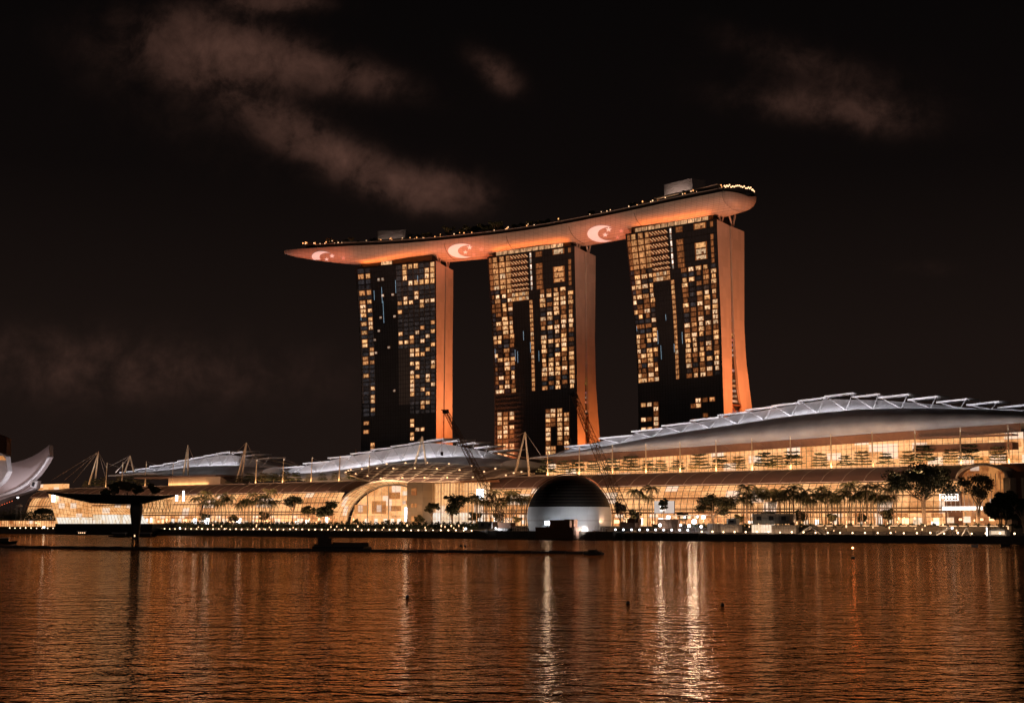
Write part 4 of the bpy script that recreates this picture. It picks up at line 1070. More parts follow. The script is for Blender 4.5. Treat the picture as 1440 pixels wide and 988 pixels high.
put(broad_tree('low_tree', 13, 10, 8, 'leaf_warm', .8, 1, 'thin orange-lit tree left of the stone pier'), 432, 26)
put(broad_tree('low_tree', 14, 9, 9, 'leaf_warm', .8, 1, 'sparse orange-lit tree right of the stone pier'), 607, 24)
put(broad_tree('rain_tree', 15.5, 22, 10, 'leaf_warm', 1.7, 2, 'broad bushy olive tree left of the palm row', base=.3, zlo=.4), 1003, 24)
put(broad_tree('low_tree', 13, 7, 12, 'leaf', 1.0, 1, 'small dark tree beside the right edge of the dome'), 872, 12)
put(broad_tree('low_tree', 15, 5, 13, 'leaf', .6, 1, 'thin tree before the big bluish screen'), 933, 20)
put(broad_tree('low_tree', 9, 12, 14, 'leaf', 1.4, 2, 'dark waterside tree left of the crystal pavilion'), 58, 18, 10)
put(broad_tree('low_tree', 8, 12, 15, 'leaf', 1.4, 2, 'dark waterside tree at the left edge under the petals'), 15, 14, 6)
G_D = 'small trees growing on the sky deck'
dp = [broad_tree('deck_tree', 5.6, 5.2, 30 + k, 'leaf', .28, 1, 'small dark tree on the sky deck garden', 'deck tree', G_D, ls=.45) for k in range(3)]
dpos = [gl.uniform(624, 700) for _ in range(20)] + [gl.uniform(700, 900) for _ in range(22)] + [gl.uniform(440, 620) for _ in range(12)] + [885, 893, 960, 985, 1000]
for i, px in enumerate(dpos):
    o = dp[i] if i < 3 else clone(dp[i % 3]); d = dpx(px); o.location = deckpt(d, gl.uniform(-15, -8), 1.6) + SO; o.rotation_euler = (0, 0, gl.uniform(0, 6))
    k = gl.uniform(1.0, 1.6) if 624 < px < 700 else gl.uniform(.5, 1.05); o.scale = (k, k, k)

# hedges and planting along the middle promenade
def planting(s0, s1, w0, w1, z0, h, n, lab, seed):
    rnd = random.Random(seed); root_o = (0, 0, 0); q = SB(((s0 + s1) / 2, w0, z0))
    for i in range(n):
        s = rnd.uniform(s0, s1); hh = h * (.75 + .25 * math.sin(s * 1.3) + rnd.uniform(-.1, .15))
        c = Vector((s, rnd.uniform(w0, w1), z0 + hh * rnd.random() ** .6)); a_ = Vector((rnd.uniform(-1, 1), rnd.uniform(-1, 1), rnd.uniform(-1, 1))).normalized(); b_ = a_.orthogonal().normalized(); l = rnd.uniform(.25, .6)
        q.add([c - a_ * l, c + b_ * l * .6, c + a_ * l, c - b_ * l * .6], [(0, 1, 2, 3)])
    o = q.build('promenade_planting', M['leaf'], None, kind='stuff', label=lab); o.location = L((s0 + s1) / 2, w0, z0); o.rotation_euler = (0, 0, ANG)
planting(-330, -48, 9.7, 12.5, 4.6, 4.1, 15000, 'dense dark hedge behind the row of quay lamps', 1)
planting(-400, -60, .6, 1.6, 2.4, 1.6, 4500, 'low trailing shrubs along the quay edge', 2)
planting(60, 300, 13, 15, 6.2, 1.8, 5000, 'low hedge in front of the palm row', 3)
planting(-560, -445, 17, 30, 6.6, 11, 9000, 'bushy lit trees and shrubs behind the waterside arcade', 5)
planting(-545, -445, 3.5, 6, 3, 1.6, 1800, 'dark shrubs on the bank left of the pavilion', 4)

# ------------------------------------------------------------------ quay lamps
G_L = 'lamps along the quay edge'
lp = site('quay_lamp', 0, 2, 3.0, 'low warm globe lamp on the quay edge', 'lamp', G_L)
q = MB(); q.bar((0, 0, 0), (0, 0, .9), .09, .07, n=6); q.build('post', M['dark_metal'], lp)
q = MB(); q.lathe([(.02, .85), (.30, .98), (.40, 1.25), (.30, 1.52), (.02, 1.62)], 8); q.build('globe', M['warm_lamp'], lp, smooth=True)
first = True
sp = []
s = -505
while s < -440: sp.append(s); s += 7.2
s = -345
while s < -48: sp.append(s); s += 5.6
s = 96
while s < 262: sp.append(s); s += 5.9
for s in sp:
    if first: lp.location = L(s, 2, 3.0); first = False
    else: clone(lp, L(s, 2 + U(-.1, .1), 3.0), ANG + U(-.5, .5), U(.85, 1.1))
G_W = 'bright white lamps on the jetty right of the dome'
lw = site('jetty_lamp', 0, 0, 3.6, 'bright white lamp on a short post at the jetty right of the dome', 'lamp', G_W)
q = MB(); q.bar((0, 0, 0), (0, 0, 1.1), .12, .09, n=6); q.build('post', M['dark_metal'], lw)
q = MB(); q.lathe([(.02, 1.0), (.45, 1.15), (.5, 1.45), (.3, 1.8), (.02, 1.9)], 8); q.build('globe', M['white_lamp'], lw, smooth=True)
for i in range(10):
    s, z_ = onw(865.5 + i * 11.3, 746, -4); c = lw if i == 0 else clone(lw); c.location = L(s, -4, 3.6)

# jetty right of the dome
s0, _ = onw(862, 750, -5); s1, _ = onw(985, 750, -5); OJ = ((s0 + s1) / 2, -5, 0)
j = site('jetty', *OJ, 'concrete jetty on piles right of the dome', 'jetty')
q = SB(OJ); q.box(s0, s1, -6, -.6, 2.6, 3.6); q.build('jetty_deck', M['quay'], j)
k = s0 + 1
while k < s1:
    q = SB(OJ); q.bar((k, -5.2, -1), (k, -5.2, 2.6), .45, n=8); q.build('pile', M['quay'], j); k += 5.3

# ------------------------------------------------------------------ dome on its pontoon
wD = 16; sD, zD = onw(800.7, 727.5, wD); PD = L(sD, wD, 0); Dd = PD.y; rD = 59.2 * Dd / FPX * 1.0
dome = site('dome_pavilion', sD, wD, 3, 'large dark spherical pavilion with glowing white lower band by the water', 'dome')
cz = zD - 3
zs_ = onw(800.7, 712.5, wD)[1] - 3
def ring(z): return math.sqrt(max(.0001, rD * rD - (z - cz) ** 2))
q = MB(); q.lathe([(ring(zs_ + (cz + rD - zs_) * math.sin(i / 14 * math.pi / 2) * .9999), zs_ + (cz + rD - zs_) * math.sin(i / 14 * math.pi / 2)) for i in range(15)], 48); q.build('dark_shell', M['dome_dark'], dome)
q = MB()
for i in range(15):
    z = zs_ + 1.2 + i * 1.55
    if z < cz + rD - .6: r_ = ring(z) + .08; q.tube([(r_ * math.cos(a_), r_ * math.sin(a_), z) for a_ in [2 * math.pi * k / 40 for k in range(41)]], .07, 3)
q.build('sunshade_rings', M['quay'], dome)
q = MB(); q.lathe([(ring(z) if z > 0 else ring(0), z) for z in [zs_ * i / 6 for i in range(7)]], 48); q.build('white_band', M['dome_white'], dome, smooth=True)
q = MB(); zb = zs_ * .48; r_ = ring(zb) + .1; q.tube([(r_ * math.cos(a_), r_ * math.sin(a_), zb) for a_ in [2 * math.pi * k / 48 for k in range(49)]], .12, 4)
r_ = rD * 1.03; q.tube([(r_ * math.cos(a_) * math.cos(-ANG), r_ * math.cos(a_) * math.sin(-ANG), cz + r_ * math.sin(a_)) for a_ in [math.radians(-12 + 204 * k / 40) for k in range(41)]], .28, 5); q.build('ring_beam', M['wood'], dome)
light('SPOT', 'dome_flood', L(sD + 30, -9, 4.8), L(sD + 4, wD - 14, 9), 12000, (.92, .94, 1), 1.5, spot=120)
light('SPOT', 'dome_flood', L(sD - 40, -9, 4.8), L(sD - 14, wD - 10, 9), 11000, (.95, .93, .95), .4, spot=85)
sa, _ = onw(664, 750, -9); sb, _ = onw(862, 750, -9); OP = ((sa + sb) / 2, -9, 0)
pf = site('construction_pontoon', *OP, 'long dark pontoon wall carrying site works below the dome', 'pontoon')
q = SB(OP); q.box(sa, sb, -9, 1, -1, 4.2); q.build('pontoon_hull', M['quay'], pf)
rs = random.Random(21)
for i in range(13):
    k = sa + (sb - sa) * (i + .5) / 13; q = SB(OP); q.bar((k, -9.4, -1), (k, -9.4, rs.uniform(3, 6)), .28, n=6); q.build('pile', M['quay'], pf)
q = SB(OP)
k = sa + 20
while k < sb - 4:
    hh = rs.uniform(1.2, 2.6); q.bar((k, -8.6, 4.2), (k, -8.6, 4.2 + hh), .07, n=3); q.bar((k, -8.6, 4.2 + hh), (k + 1.6, -8.6, 4.2 + hh), .06, n=3); k += rs.uniform(.9, 2.2)
q.build('scaffold_rail', M['white_paint'], pf)
def crate(px, py_t, py_b, wpx, w_, mat, name, lab, cat, dep=4, win=0, lit=None):
    s, zt = onw(px, py_t, w_); _, zb = onw(px, py_b, w_); s1_, _ = onw(px + wpx, py_t, w_); root = site(name, (s + s1_) / 2, w_, zb, lab, cat)
    h = zt - zb; ww = s1_ - s; q = MB(); q.box(-ww / 2, ww / 2, 0, dep, 0, h); q.build('body', M[mat], root)
    q = MB(); n = max(2, int(ww / 1.3))
    for i in range(n + 1): x = -ww / 2 + ww * i / n; q.bar((x, -.06, .05), (x, -.06, h - .05), .07, n=3)
    q.bar((-ww / 2, -.08, h), (ww / 2, -.08, h), .14); q.bar((-ww / 2, -.08, .1), (ww / 2, -.08, .1), .12); q.build('ribs', M['rust' if mat in ('rust', 'wood') else 'grey_panel'], root)
    for i in range(win):
        x = -ww / 2 + ww * (i + .35) / win; q = MB(); q.box(x, x + ww * .28 / win + .6, -.12, .05, h * .35, h * .75); q.build('window', M[lit or 'dark_glass'], root)
    return root
crate(753, 741, 757, 52, -14, 'rust', 'work_barge', 'rusty barge moored in front of the dome', 'barge', 7)
crate(773, 731, 742, 28, -13, 'wood', 'shipping_container', 'brown container stacked on the rusty barge', 'container', 4)
crate(794, 730, 741, 13, -11, 'wood', 'shipping_container', 'darker brown container at the right end of the barge', 'container', 3, 1)
crate(673, 733, 743, 20, -2, 'grey_panel', 'site_cabin', 'grey cabin at the left end of the pontoon', 'cabin', 4, 2)
crate(882, 729, 737, 15, 4, 'wood', 'shipping_container', 'brown container beside the crane right of the dome', 'container', 3)
crate(925, 730, 744, 28, 3, 'wood', 'site_hoarding', 'brown hoarding behind the white jetty lamps', 'hoarding', 2)
crate(1058, 722, 736, 52, 9, 'grey_panel', 'site_office', 'long two-storey grey site office with dark windows', 'site office', 6, 3)
crate(1057, 737, 749, 28, 6, 'glow_white', 'lit_kiosk', 'bright white kiosk under the site office', 'kiosk', 3)
crate(1085, 738, 750, 34, 5.5, 'grey_panel', 'site_cabin', 'pale site cabin right of the bright kiosk', 'cabin', 3)
crate(1013, 737, 748, 26, 5, 'grey_panel', 'site_cabin', 'light grey site cabin left of the bright kiosk', 'cabin', 3)
crate(1022, 729, 737, 13, 8, 'white_paint', 'site_cabin', 'small white cabin above the light grey one', 'cabin', 3, 1)
crate(995, 736, 747, 17, 6, 'quay', 'site_cabin', 'dark cabin beside the strongest floodlight', 'cabin', 3)
q = site('tent', *(lambda p: (p[0], 5, 3.0))(onw(1140, 750, 5)), 'white tent with crossed poles beside the pale cabin', 'tent')
t_ = MB(); t_.add([(-7, 0, .2), (0, 0, 4.2), (7, 0, .2), (-7, 5, .2), (0, 5, 4.2), (7, 5, .2)], [(0, 1, 4, 3), (1, 2, 5, 4)]); t_.build('canvas', M['white_paint'], q)
t_ = MB(); t_.bar((-5, -.3, .3), (2, -.3, 5.2), .14); t_.bar((5, -.3, .3), (-2, -.3, 5.2), .14); t_.build('pole', M['white_steel'], q)
# floodlights
def flood(px, py, w_, lab, r=.8, mat='flood'):
    s, z = onw(px, py, w_); root = site('site_floodlight', s, w_, 3.0, lab, 'floodlight'); h = z - 3
    q = MB(); q.bar((0, 0, 0), (0, 0, h), .14, .10, n=6); q.build('post', M['dark_metal'], root)
    q = MB()
    if mat == 'panel_lamp': q.box(-r, r, -.35, 0, h - r * .7, h + r * .7)
    else: q.lathe([(.02, h - r * .8), (r * .6, h - r * .6), (r * .8, h), (r * .6, h + r * .6), (.02, h + r * .8)], 10)
    q.build('lamp_head', M[mat], root)
flood(976, 733, 2, 'strongest floodlight glaring among the site works', 1.15)
flood(969, 739, 1, 'floodlight below and left of the strongest one', .7)
flood(986, 740, 3, 'floodlight low beside the dark cabin', .8, 'white_lamp')
flood(963, 727, 4, 'small floodlight above the brown hoarding', .6, 'white_lamp')
flood(770, 735, -12, 'tall lit white panel lamp on the barge', 1.3, 'panel_lamp')
flood(62, 741, 3, 'floodlight at the left bank beside the arcade', .8, 'panel_lamp')
flood(253, 742, 2, 'floodlight beside the landing stage left of the palms', .6, 'white_lamp')
flood(655, 743, 1, 'floodlight at the right end of the hedge', .7, 'white_lamp')
flood(1339, 742, 3, 'floodlight near the gangway at right', .6, 'white_lamp')
flood(957, 738, 2, 'pale floodlight left of the strongest cluster', .7, 'white_lamp')
flood(981, 726, 5, 'high pale floodlight above the strongest one', .6, 'white_lamp')
flood(928, 738, 0, 'floodlight behind the jetty lamps', .7)
flood(697, 742, -6, 'white lamp on the left half of the pontoon', .45, 'white_lamp')
for px, a_, b_ in ((942, 725, 728), (990, 725, 728)):
    pass
s_, z_ = onw(920, 704, 30); s2, zb = onw(948, 721, 30)
q = site('video_wall', (s_ + s2) / 2, 30, 6.6, 'large bluish screen in front of the curved glass right of the dome', 'screen')
t_ = MB(); h1 = z_ - 6.6; h0 = zb - 6.6; ww = (s2 - s_) / 2; t_.box(-ww, ww, 0, .4, h0, h1); t_.build('screen_face', lamp_mat('bluish_screen', (.42, .44, .46), .7), q)
t_ = MB(); t_.box(-ww * .4, ww * .1, -.1, 0, h0 + 1, h1 - .6); t_.build('screen_picture', lamp_mat('bright_picture', (.9, .92, .95), 1.6), q)
t_ = MB(); t_.bar((-ww, .3, 0), (-ww, .3, h1), .2); t_.bar((ww, .3, 0), (ww, .3, h1), .2); t_.build('frame', M['dark_metal'], q)
for px0, px1, py, lab in ((936, 995, 727, 'row of lit panels under the bluish screen'),):
    a_, z_ = onw(px0, py, 14); b_, _ = onw(px1, py, 14); q = site('lit_canopy', (a_ + b_) / 2, 14, 6.6, lab, 'canopy')
    t_ = MB(); t_.box(-(b_ - a_) / 2, (b_ - a_) / 2, 0, 3, z_ - 6.6 + .8, z_ - 5.4); t_.build('canopy_roof', M['white_paint'], q)
    for i in range(6):
        x = -(b_ - a_) / 2 + (b_ - a_) * i / 6; t_ = MB(); t_.box(x + .6, x + 2.6, -.1, 0, z_ - 7.2, z_ - 6.6 + .7); t_.build('lit_panel', M['screen' if i in (0, 5) else 'glow_white'], q)

# ------------------------------------------------------------------ cranes
def lattice(a, b_, wid, nseg, name, parent, rad=.19, tap=.5):
    a = Vector(a); b_ = Vector(b_); d = (b_ - a).normalized(); side = Vector((0, 1, 0)); up = d.cross(side).normalized(); q = MB()
    def cs(t_):
        k = wid * (1 - (1 - tap) * t_) / 2; c = a.lerp(b_, t_); return [c + side * k + up * k, c - side * k + up * k, c - side * k - up * k, c + side * k - up * k]
    prev = cs(0)
    for i in range(1, nseg + 1):
        cur = cs(i / nseg)
        for j in range(4):
            q.bar(prev[j], cur[j], rad, n=4, caps=False); q.bar(prev[j], cur[(j + 1) % 4], rad * .6, n=3, caps=False); q.bar(cur[j], cur[(j + 1) % 4], rad * .5, n=3, caps=False)
        prev = cur
    return q.build(name, M['lattice'], parent)
def crane(foot, tip, w_, lab, wid):
    s0_, z0_ = onw(*foot, w_); s1_, z1_ = onw(*tip, w_); root = site('crawler_crane', s0_, w_, 4.2, lab, 'crane'); z0c = max(z0_ - 4.2, 2.5)
    tipv = Vector((s1_ - s0_, 0, z1_ - 4.2)); base = Vector((0, 0, z0c)); bo = lattice(base, tipv, wid, 26, 'boom', root)
    hd = MB(); hd.box(tipv.x - 1.5, tipv.x + 1.3, -1, 1, tipv.z - 1.2, tipv.z + .9); hd.bar(tipv, tipv + Vector((-3.2, 0, .8)), .4); hd.build('boom_head', M['black'], bo)
    cb = MB(); cb.bar(tipv + Vector((-2.8, 0, 0)), tipv + Vector((-2.8, 0, -22)), .07, n=3); cb.bar(tipv, (9, 0, 12), .07, n=3); cb.bar((9, 0, 12), (3, 0, 2), .2, n=4); cb.build('hoist_cable', M['cable'], root)
    hk = MB(); hk.box(tipv.x - 3.3, tipv.x - 2.3, -.5, .5, tipv.z - 24, tipv.z - 22); hk.build('hook_block', M['black'], root)
    bd = MB(); bd.box(-2.5, 6, -2, 2, 1.2, 4.2); bd.box(-2.8, -.8, -1.6, .4, 1.6, 4.6); bd.build('machine_house', M['rust'], root)
    for yy_ in (-2.4, 1.4):
        tk = MB(); tk.prism([(-4, 0), (4, 0), (4.8, .6), (4, 1.2), (-4, 1.2), (-4.8, .6)], yy_, yy_ + 1); tk.build('crawler_track', M['black'], root)
crane((709, 735), (627, 578), 1, 'left lattice crane with boom crossing the left tower end wall', 3.6)
crane((882, 734), (807, 555), 2, 'right lattice crane leaning in front of the middle tower', 4.4)

# ------------------------------------------------------------------ right edge entrance pavilion
wE = 26; OE = (onw(1385, 700, wE)[0], wE, 6.6)
eb = site('entrance_pavilion', *OE, 'arched entrance building with lit sign and white light strip, far right', 'building')
sl_, _ = onw(1346, 690, wE); sr_, _ = onw(1417, 690, wE); sc_, zt_ = onw(1385, 652.5, wE); a_w = (sr_ - sl_) / 2; scm = (sl_ + sr_) / 2; z_sp = onw(1385, 672, wE)[1]
q = SB(OE)
pts = [(scm - a_w * math.cos(math.pi * i / 20), wE, z_sp + (zt_ - z_sp) * math.sin(math.pi * i / 20)) for i in range(21)]
for a_, b_ in zip(pts, pts[1:]): q.bar(a_, b_, .6, n=6, caps=False)
q.build('arch_frame', M['pale_frame'], eb)
q = SB(OE); q.grid([[(x, y + .4, z) for x, y, z in pts], [(x, y + 16, z) for x, y, z in pts]]); q.build('barrel_roof', M['brown_roof'], eb)
q = SB(OE); q.add([(x, wE + 5, z - .3) for x, y, z in pts] + [(sr_, wE + 5, 6.7), (sl_, wE + 5, 6.7)], [tuple(range(23))]); q.build('lit_interior', M['glow_orange'], eb)
el, _ = onw(1322, 700, wE); q = SB(OE); q.box(el, sl_, wE + 4.7, wE + 5.2, 6.7, 22); q.build('flank_wall', M['wood'], eb); q = SB(OE); q.box(sr_, sr_ + 22, wE + 6, wE + 14, 6.7, z_sp + 2.8); q.build('flank_wall', M['wood'], eb)
q = SB(OE); q.box(sr_ - 1.5, sr_ + 1.5, wE - .6, wE + 6, 6.7, z_sp); q.box(sr_ + 4, sr_ + 5, wE + 5, wE + 5.9, 6.7, z_sp); q.build('pillar', M['cream'], eb)
q = SB(OE); k = el
while k < sr_ - 1:
    q.bar((k, wE + 2, 13), (k, wE + 2, min(z_sp + 2, 16 + (k - el) * 1.4)), .16, n=4); k += 2.0
q.build('facade_fins', M['rib'], eb)
a0_, z0_ = onw(1325, 712, wE); a1_, z1_ = onw(1381, 716.5, wE); q = SB(OE); q.box(a0_, a1_, wE, wE + .5, z1_, z0_); q.build('strip_light', M['sign'], eb)
s0_, zt_ = onw(1321, 694.5, wE + 1); s1_, zb_ = onw(1347.5, 703.5, wE + 1)
q = SB(OE); h_ = zt_ - zb_; W_ = s1_ - s0_; y0 = wE + 1
q.box(s0_, s1_, y0, y0 + .2, zt_ - .28, zt_); q.box(s0_ + W_ * .25, s1_, y0, y0 + .2, zb_, zb_ + .28); q.box(s0_, s0_ + .3, y0, y0 + .2, zb_, zt_); q.box(s1_ - .3, s1_, y0, y0 + .2, zb_, zt_)
for i, ch in enumerate(('101', '111', '110', '111', '101')):            # blurred white characters of the framed sign
    x = s0_ + W_ * (.12 + i * .165)
    q.box(x, x + W_ * .11, y0, y0 + .2, zb_ + h_ * .30, zb_ + h_ * .72)
    if ch[1] == '1': q.box(x + W_ * .03, x + W_ * .08, y0 - .05, y0, zb_ + h_ * .22, zb_ + h_ * .80)
q.build('sign', M['sign'], eb)
for px, py, r_ in ((1337, 731, 1.5), (1360, 730, 1.6), (1351, 730, .6), (1381, 730, .6), (1395, 729, 1.1), (1317, 731, 1.2)):
    s_, z_ = onw(px, py, wE + 1); q = SB(OE); q.box(s_ - r_, s_ + r_, wE + .5, wE + .9, z_ - r_ * .8, z_ + r_ * .8); q.build('shop_light', M['glow_white' if px in (1360, 1337) else 'deck_lamp'], eb)
for px in (1331, 1356, 1370):
    s_, _ = onw(px, 720, wE); q = SB(OE); q.box(s_, s_ + .5, wE + .6, wE + 1.1, 6.7, 13); q.build('column', M['cream'], eb)
# people sized props at the right end: signs, stair, umbrellas
def prop(px, w_, z, lab, cat, name, fn):
    s_, _ = onw(px, 745, w_); r_ = site(name, s_, w_, z, lab, cat); fn(r_); return r_
def ramp(r_):
    q = MB(); q.add([(-3, 0, 0), (2.4, 0, 3.0), (2.4, 1.6, 3.0), (-3, 1.6, 0), (-3, 0, .5), (2.4, 0, 3.5), (2.4, 1.6, 3.5), (-3, 1.6, .5)], [(0, 3, 2, 1), (4, 5, 6, 7), (0, 1, 5, 4), (1, 2, 6, 5), (2, 3, 7, 6), (3, 0, 4, 7)]); q.build('stair_flight', M['white_paint'], r_)
    q = MB(); [q.bar((-3 + i, -.05, .5 + i * .55), (-3 + i, -.05, 1.5 + i * .55), .05, n=3) for i in range(6)]; q.bar((-3, -.05, 1.5), (2.4, -.05, 4.4), .06); q.build('handrail', M['white_steel'], r_)
prop(1326, 4, 3.0, 'sloping white gangway near the right end of the quay', 'gangway', 'gangway', ramp)
def ramp2(r_):
    q = MB(); q.bar((-1.2, 0, 0), (1, 0, 3.6), .28); q.bar((1, 0, 3.6), (2.6, 0, .2), .12); q.build('frame', M['white_paint'], r_)
prop(1356, 4, 3.0, 'leaning white board stand by the quay lamps', 'board', 'board_stand', ramp2)
def kiosk(r_):
    q = MB(); q.prism([(-3.6, 0), (3.6, 0), (3.6, 2.4), (0, 3.6), (-3.6, 2.4)], 0, 3.5); q.build('canvas', M['white_paint'], r_)
    q = MB(); q.box(-2.8, 2.8, -.12, -.02, .8, 2.2); q.build('counter_light', M['glow_white'], r_)
    q = MB(); q.bar((-4.4, -.3, 0), (-4.4, -.3, 3.6), .28); q.build('light_post', M['sign'], r_)
prop(1403, 4, 3.0, 'white lit stall near the right end of the quay', 'stall', 'market_stall', kiosk)

# ------------------------------------------------------------------ crystal pavilion on the left
wP = -6; OPv = (onw(150, 745, wP)[0], wP, 0)
cp = site('crystal_pavilion', *OPv, 'angular glass pavilion glowing on a dark base in the water, left', 'pavilion')
def PP(px, py, w_): s_, z_ = onw(px, py, w_); return (s_, w_, z_)
q = SB(OPv); b0_, b1_ = onw(79, 745, wP)[0], onw(215, 745, wP)[0]; q.box(b0_, b1_, wP - 1, wP + 38, -1, onw(150, 736, wP)[1]); q.build('base_plinth', M['black'], cp)
def wallquad(pa, pb, pc, pd, w0_, w1_, nm, mat, nx, ny, fm='frame'):
    A, B_, C_, D_ = PP(*pa, w0_), PP(*pb, w1_), PP(*pc, w1_), PP(*pd, w0_)
    q = SB(OPv); q.add([A, B_, C_, D_], [(0, 1, 2, 3)]); q.build(nm, M[mat], cp)
    f = SB(OPv); A, B_, C_, D_ = map(Vector, (A, B_, C_, D_)); o = Vector((0, -.35, 0))
    for i in range(nx + 1): f.bar(A.lerp(B_, i / nx) + o, D_.lerp(C_, i / nx) + o, .10, n=3)
    for i in range(ny + 1): f.bar(A.lerp(D_, i / ny) + o, B_.lerp(C_, i / ny) + o, .10, n=3)
    f.build('glazing_bars', M[fm], cp)
wallquad((80, 735.8), (131, 735.8), (129.3, 708.5), (67.5, 692), wP + 1, wP, 'left_glass_wall', 'glow_up', 11, 6)
wallquad((131, 735.8), (211, 735.8), (181, 714), (129.3, 711), wP, wP + 4, 'right_glass_wall', 'glow_up', 14, 4)
wallquad((82, 736), (131, 736), (130, 727), (79, 727), wP - .6, wP - .6, 'lower_bright_strip', 'glow_white', 12, 1, 'white_steel')
wallquad((131, 736), (209, 736), (200, 723.5), (131, 723), wP - .6, wP + 3, 'lower_bright_strip', 'glow_white', 16, 1, 'wood')
wallquad((196, 713), (243, 716), (244, 702), (200, 702), wP + 12, wP + 14, 'diagonal_glass_wall', 'glow_mall', 8, 2)
f = SB(OPv)
for i in range(9):
    a_ = Vector(PP(196 + i * 5.4, 719, wP + 11)); b_ = Vector(PP(201 + i * 5.0, 702, wP + 11)); c_ = Vector(PP(190 + i * 5.4, 702, wP + 11)); f.bar(a_, b_, .18, n=3); f.bar(a_, c_, .18, n=3)
f.build('diagrid', M['mullion'], cp)
q = SB(OPv); P4 = [PP(65.5, 691, wP - 2), PP(127.5, 704.5, wP - 3), PP(164, 706.5, wP - 2), PP(200, 706, wP), PP(246, 695, wP + 6), PP(230, 696, wP + 30), PP(135, 698, wP + 34), PP(90, 693, wP + 26)]
c0 = Vector((0, 0, 0))
q.add(P4 + [(x, y, z - 1.2) for x, y, z in P4], [tuple(range(8)), tuple(range(15, 7, -1))] + [(i, (i + 1) % 8, 8 + (i + 1) % 8, 8 + i) for i in range(8)]); q.build('dark_canopy', M['mullion'], cp)
q = SB(OPv); a_, b_ = Vector(P4[0]), Vector(P4[1]); c_, d_ = Vector(P4[7]), Vector(P4[6])
for i in range(12): t_ = (i + .5) / 12; q.bar(a_.lerp(b_, t_) + Vector((0, -.2, -.5)), c_.lerp(d_, t_) + Vector((0, -.2, .3)), .2, n=3)
q.build('canopy_louvres', M['rib'], cp)
p_ = PP(73, 705, wP - 1); q = SB(OPv); q.box(p_[0], p_[0] + 3.4, wP - 1.2, wP - .8, p_[2], p_[2] + 4.6); q.build('bright_display', M['screen'], cp)
for i, (px, w_, h_, sc_) in enumerate(((160, 6, 9, 13), (176, 8, 9.5, 13), (192, 8, 8, 11), (215, 9, 8, 10), (148, 10, 6, 9))):
    labs = ['left clump tree on the pavilion roof', 'tallest rounded tree on the pavilion roof', 'right-hand bushy tree on the pavilion roof', 'separate dark tree at the right end of the pavilion roof', 'lowest tree at the left of the pavilion roof']
    s_, z_ = onw(px, 697.5, wP + w_); o = broad_tree('roof_tree', h_ * 1.15, sc_ * .8, 50 + i, 'leaf_warm' if i % 2 else 'leaf', 2.2, 2, labs[i], base=.15, zlo=.2); o.location = L(s_, wP + w_, z_ - .5)
# dark pillar figure standing in the water
pb = onwater(190.5, 758.2); rt_ = empty('marker_pillar', pb, 0, 'tall black bulbous pillar standing in the water before the pavilion', 'pillar')
k = pb.y / FPX
q = MB(); q.lathe([(4.4 * k, -1), (4.8 * k, 4 * k), (5.4 * k, 10 * k), (6.4 * k, 20 * k), (7.4 * k, 30 * k), (8.6 * k, 38 * k), (8.8 * k, 44 * k), (7.9 * k, 49 * k), (5 * k, 52.4 * k), (.1, 53.6 * k)], 20); q.build('shaft', M['black'], rt_, smooth=True)
q = MB(); q.bar((0, -5.2 * k, 4 * k), (0, -5.2 * k, 6.5 * k), .3, n=6); q.build('marker_light', M['deck_lamp'], rt_)

# ------------------------------------------------------------------ lotus petal museum at the left edge
DM = 820.0
mu = empty('lotus_museum', atD(-70, 745, DM), 0, 'huge pale petal-shaped museum cut off by the left edge', 'museum')
MO = mu.location.copy()
def petal(upper, lower, D0, D1, matf, nm, rimw=0.0, matr='museum_rim'):
    """upper/lower outlines (photograph columns and rows) given depth; the petal is a solid curved horn between two distances"""
    n = 18
    def samp(pl_, t_):
        x = t_ * (len(pl_) - 1); i = min(int(x), len(pl_) - 2); u = x - i
        p1, p2 = pl_[i], pl_[i + 1]; p0 = pl_[max(0, i - 1)]; p3 = pl_[min(len(pl_) - 1, i + 2)]
        return tuple(.5 * ((2 * b_) + (c_ - a_) * u + (2 * a_ - 5 * b_ + 4 * c_ - d_) * u * u + (3 * b_ - a_ - 3 * c_ + d_) * u ** 3) for a_, b_, c_, d_ in zip(p0, p1, p2, p3))
    F_, K_ = [], []
    for i in range(n + 1):
        t_ = i / n; u_ = samp(upper, t_); l_ = samp(lower, t_)
        dd = D0 + 6 * math.sin(t_ * 3.14) ; mid = atD((u_[0] + l_[0]) / 2, (u_[1] + l_[1]) / 2, dd - 3.5 * (1 - t_ * .6))
        F_.append([atD(*u_, dd + 2) - MO, mid - MO, atD(*l_, dd) - MO]); 
        b_ = D0 + (D1 - D0) * (1 - .35 * t_); K_.append([(atD(*u_, dd + 2) - MO) + Vector((0, b_ - D0, 0)), (atD(*l_, dd) - MO) + Vector((0, b_ - D0, 0))])
    q = MB(); q.grid(F_); q.build(nm + '_face', M[matf], mu, smooth=True)
    q = MB(); q.grid([[f[2], k_[1], k_[0], f[0]] for f, k_ in zip(F_, K_)]); q.add([F_[-1][0], F_[-1][2], K_[-1][1], K_[-1][0]], [(0, 1, 2, 3)]); q.build(nm + '_shell', M[matf], mu, smooth=False)
    if rimw:
        q = MB()
        for i in range(n): q.bar(F_[i][2] + Vector((0, -1, 0)), F_[i + 1][2] + Vector((0, -1, 0)), rimw * (1.1 - .3 * i / n), rimw * (1.1 - .3 * (i + 1) / n), n=6, caps=(i in (0, n - 1)))
        q.build(nm + '_rim', M[matr], mu)
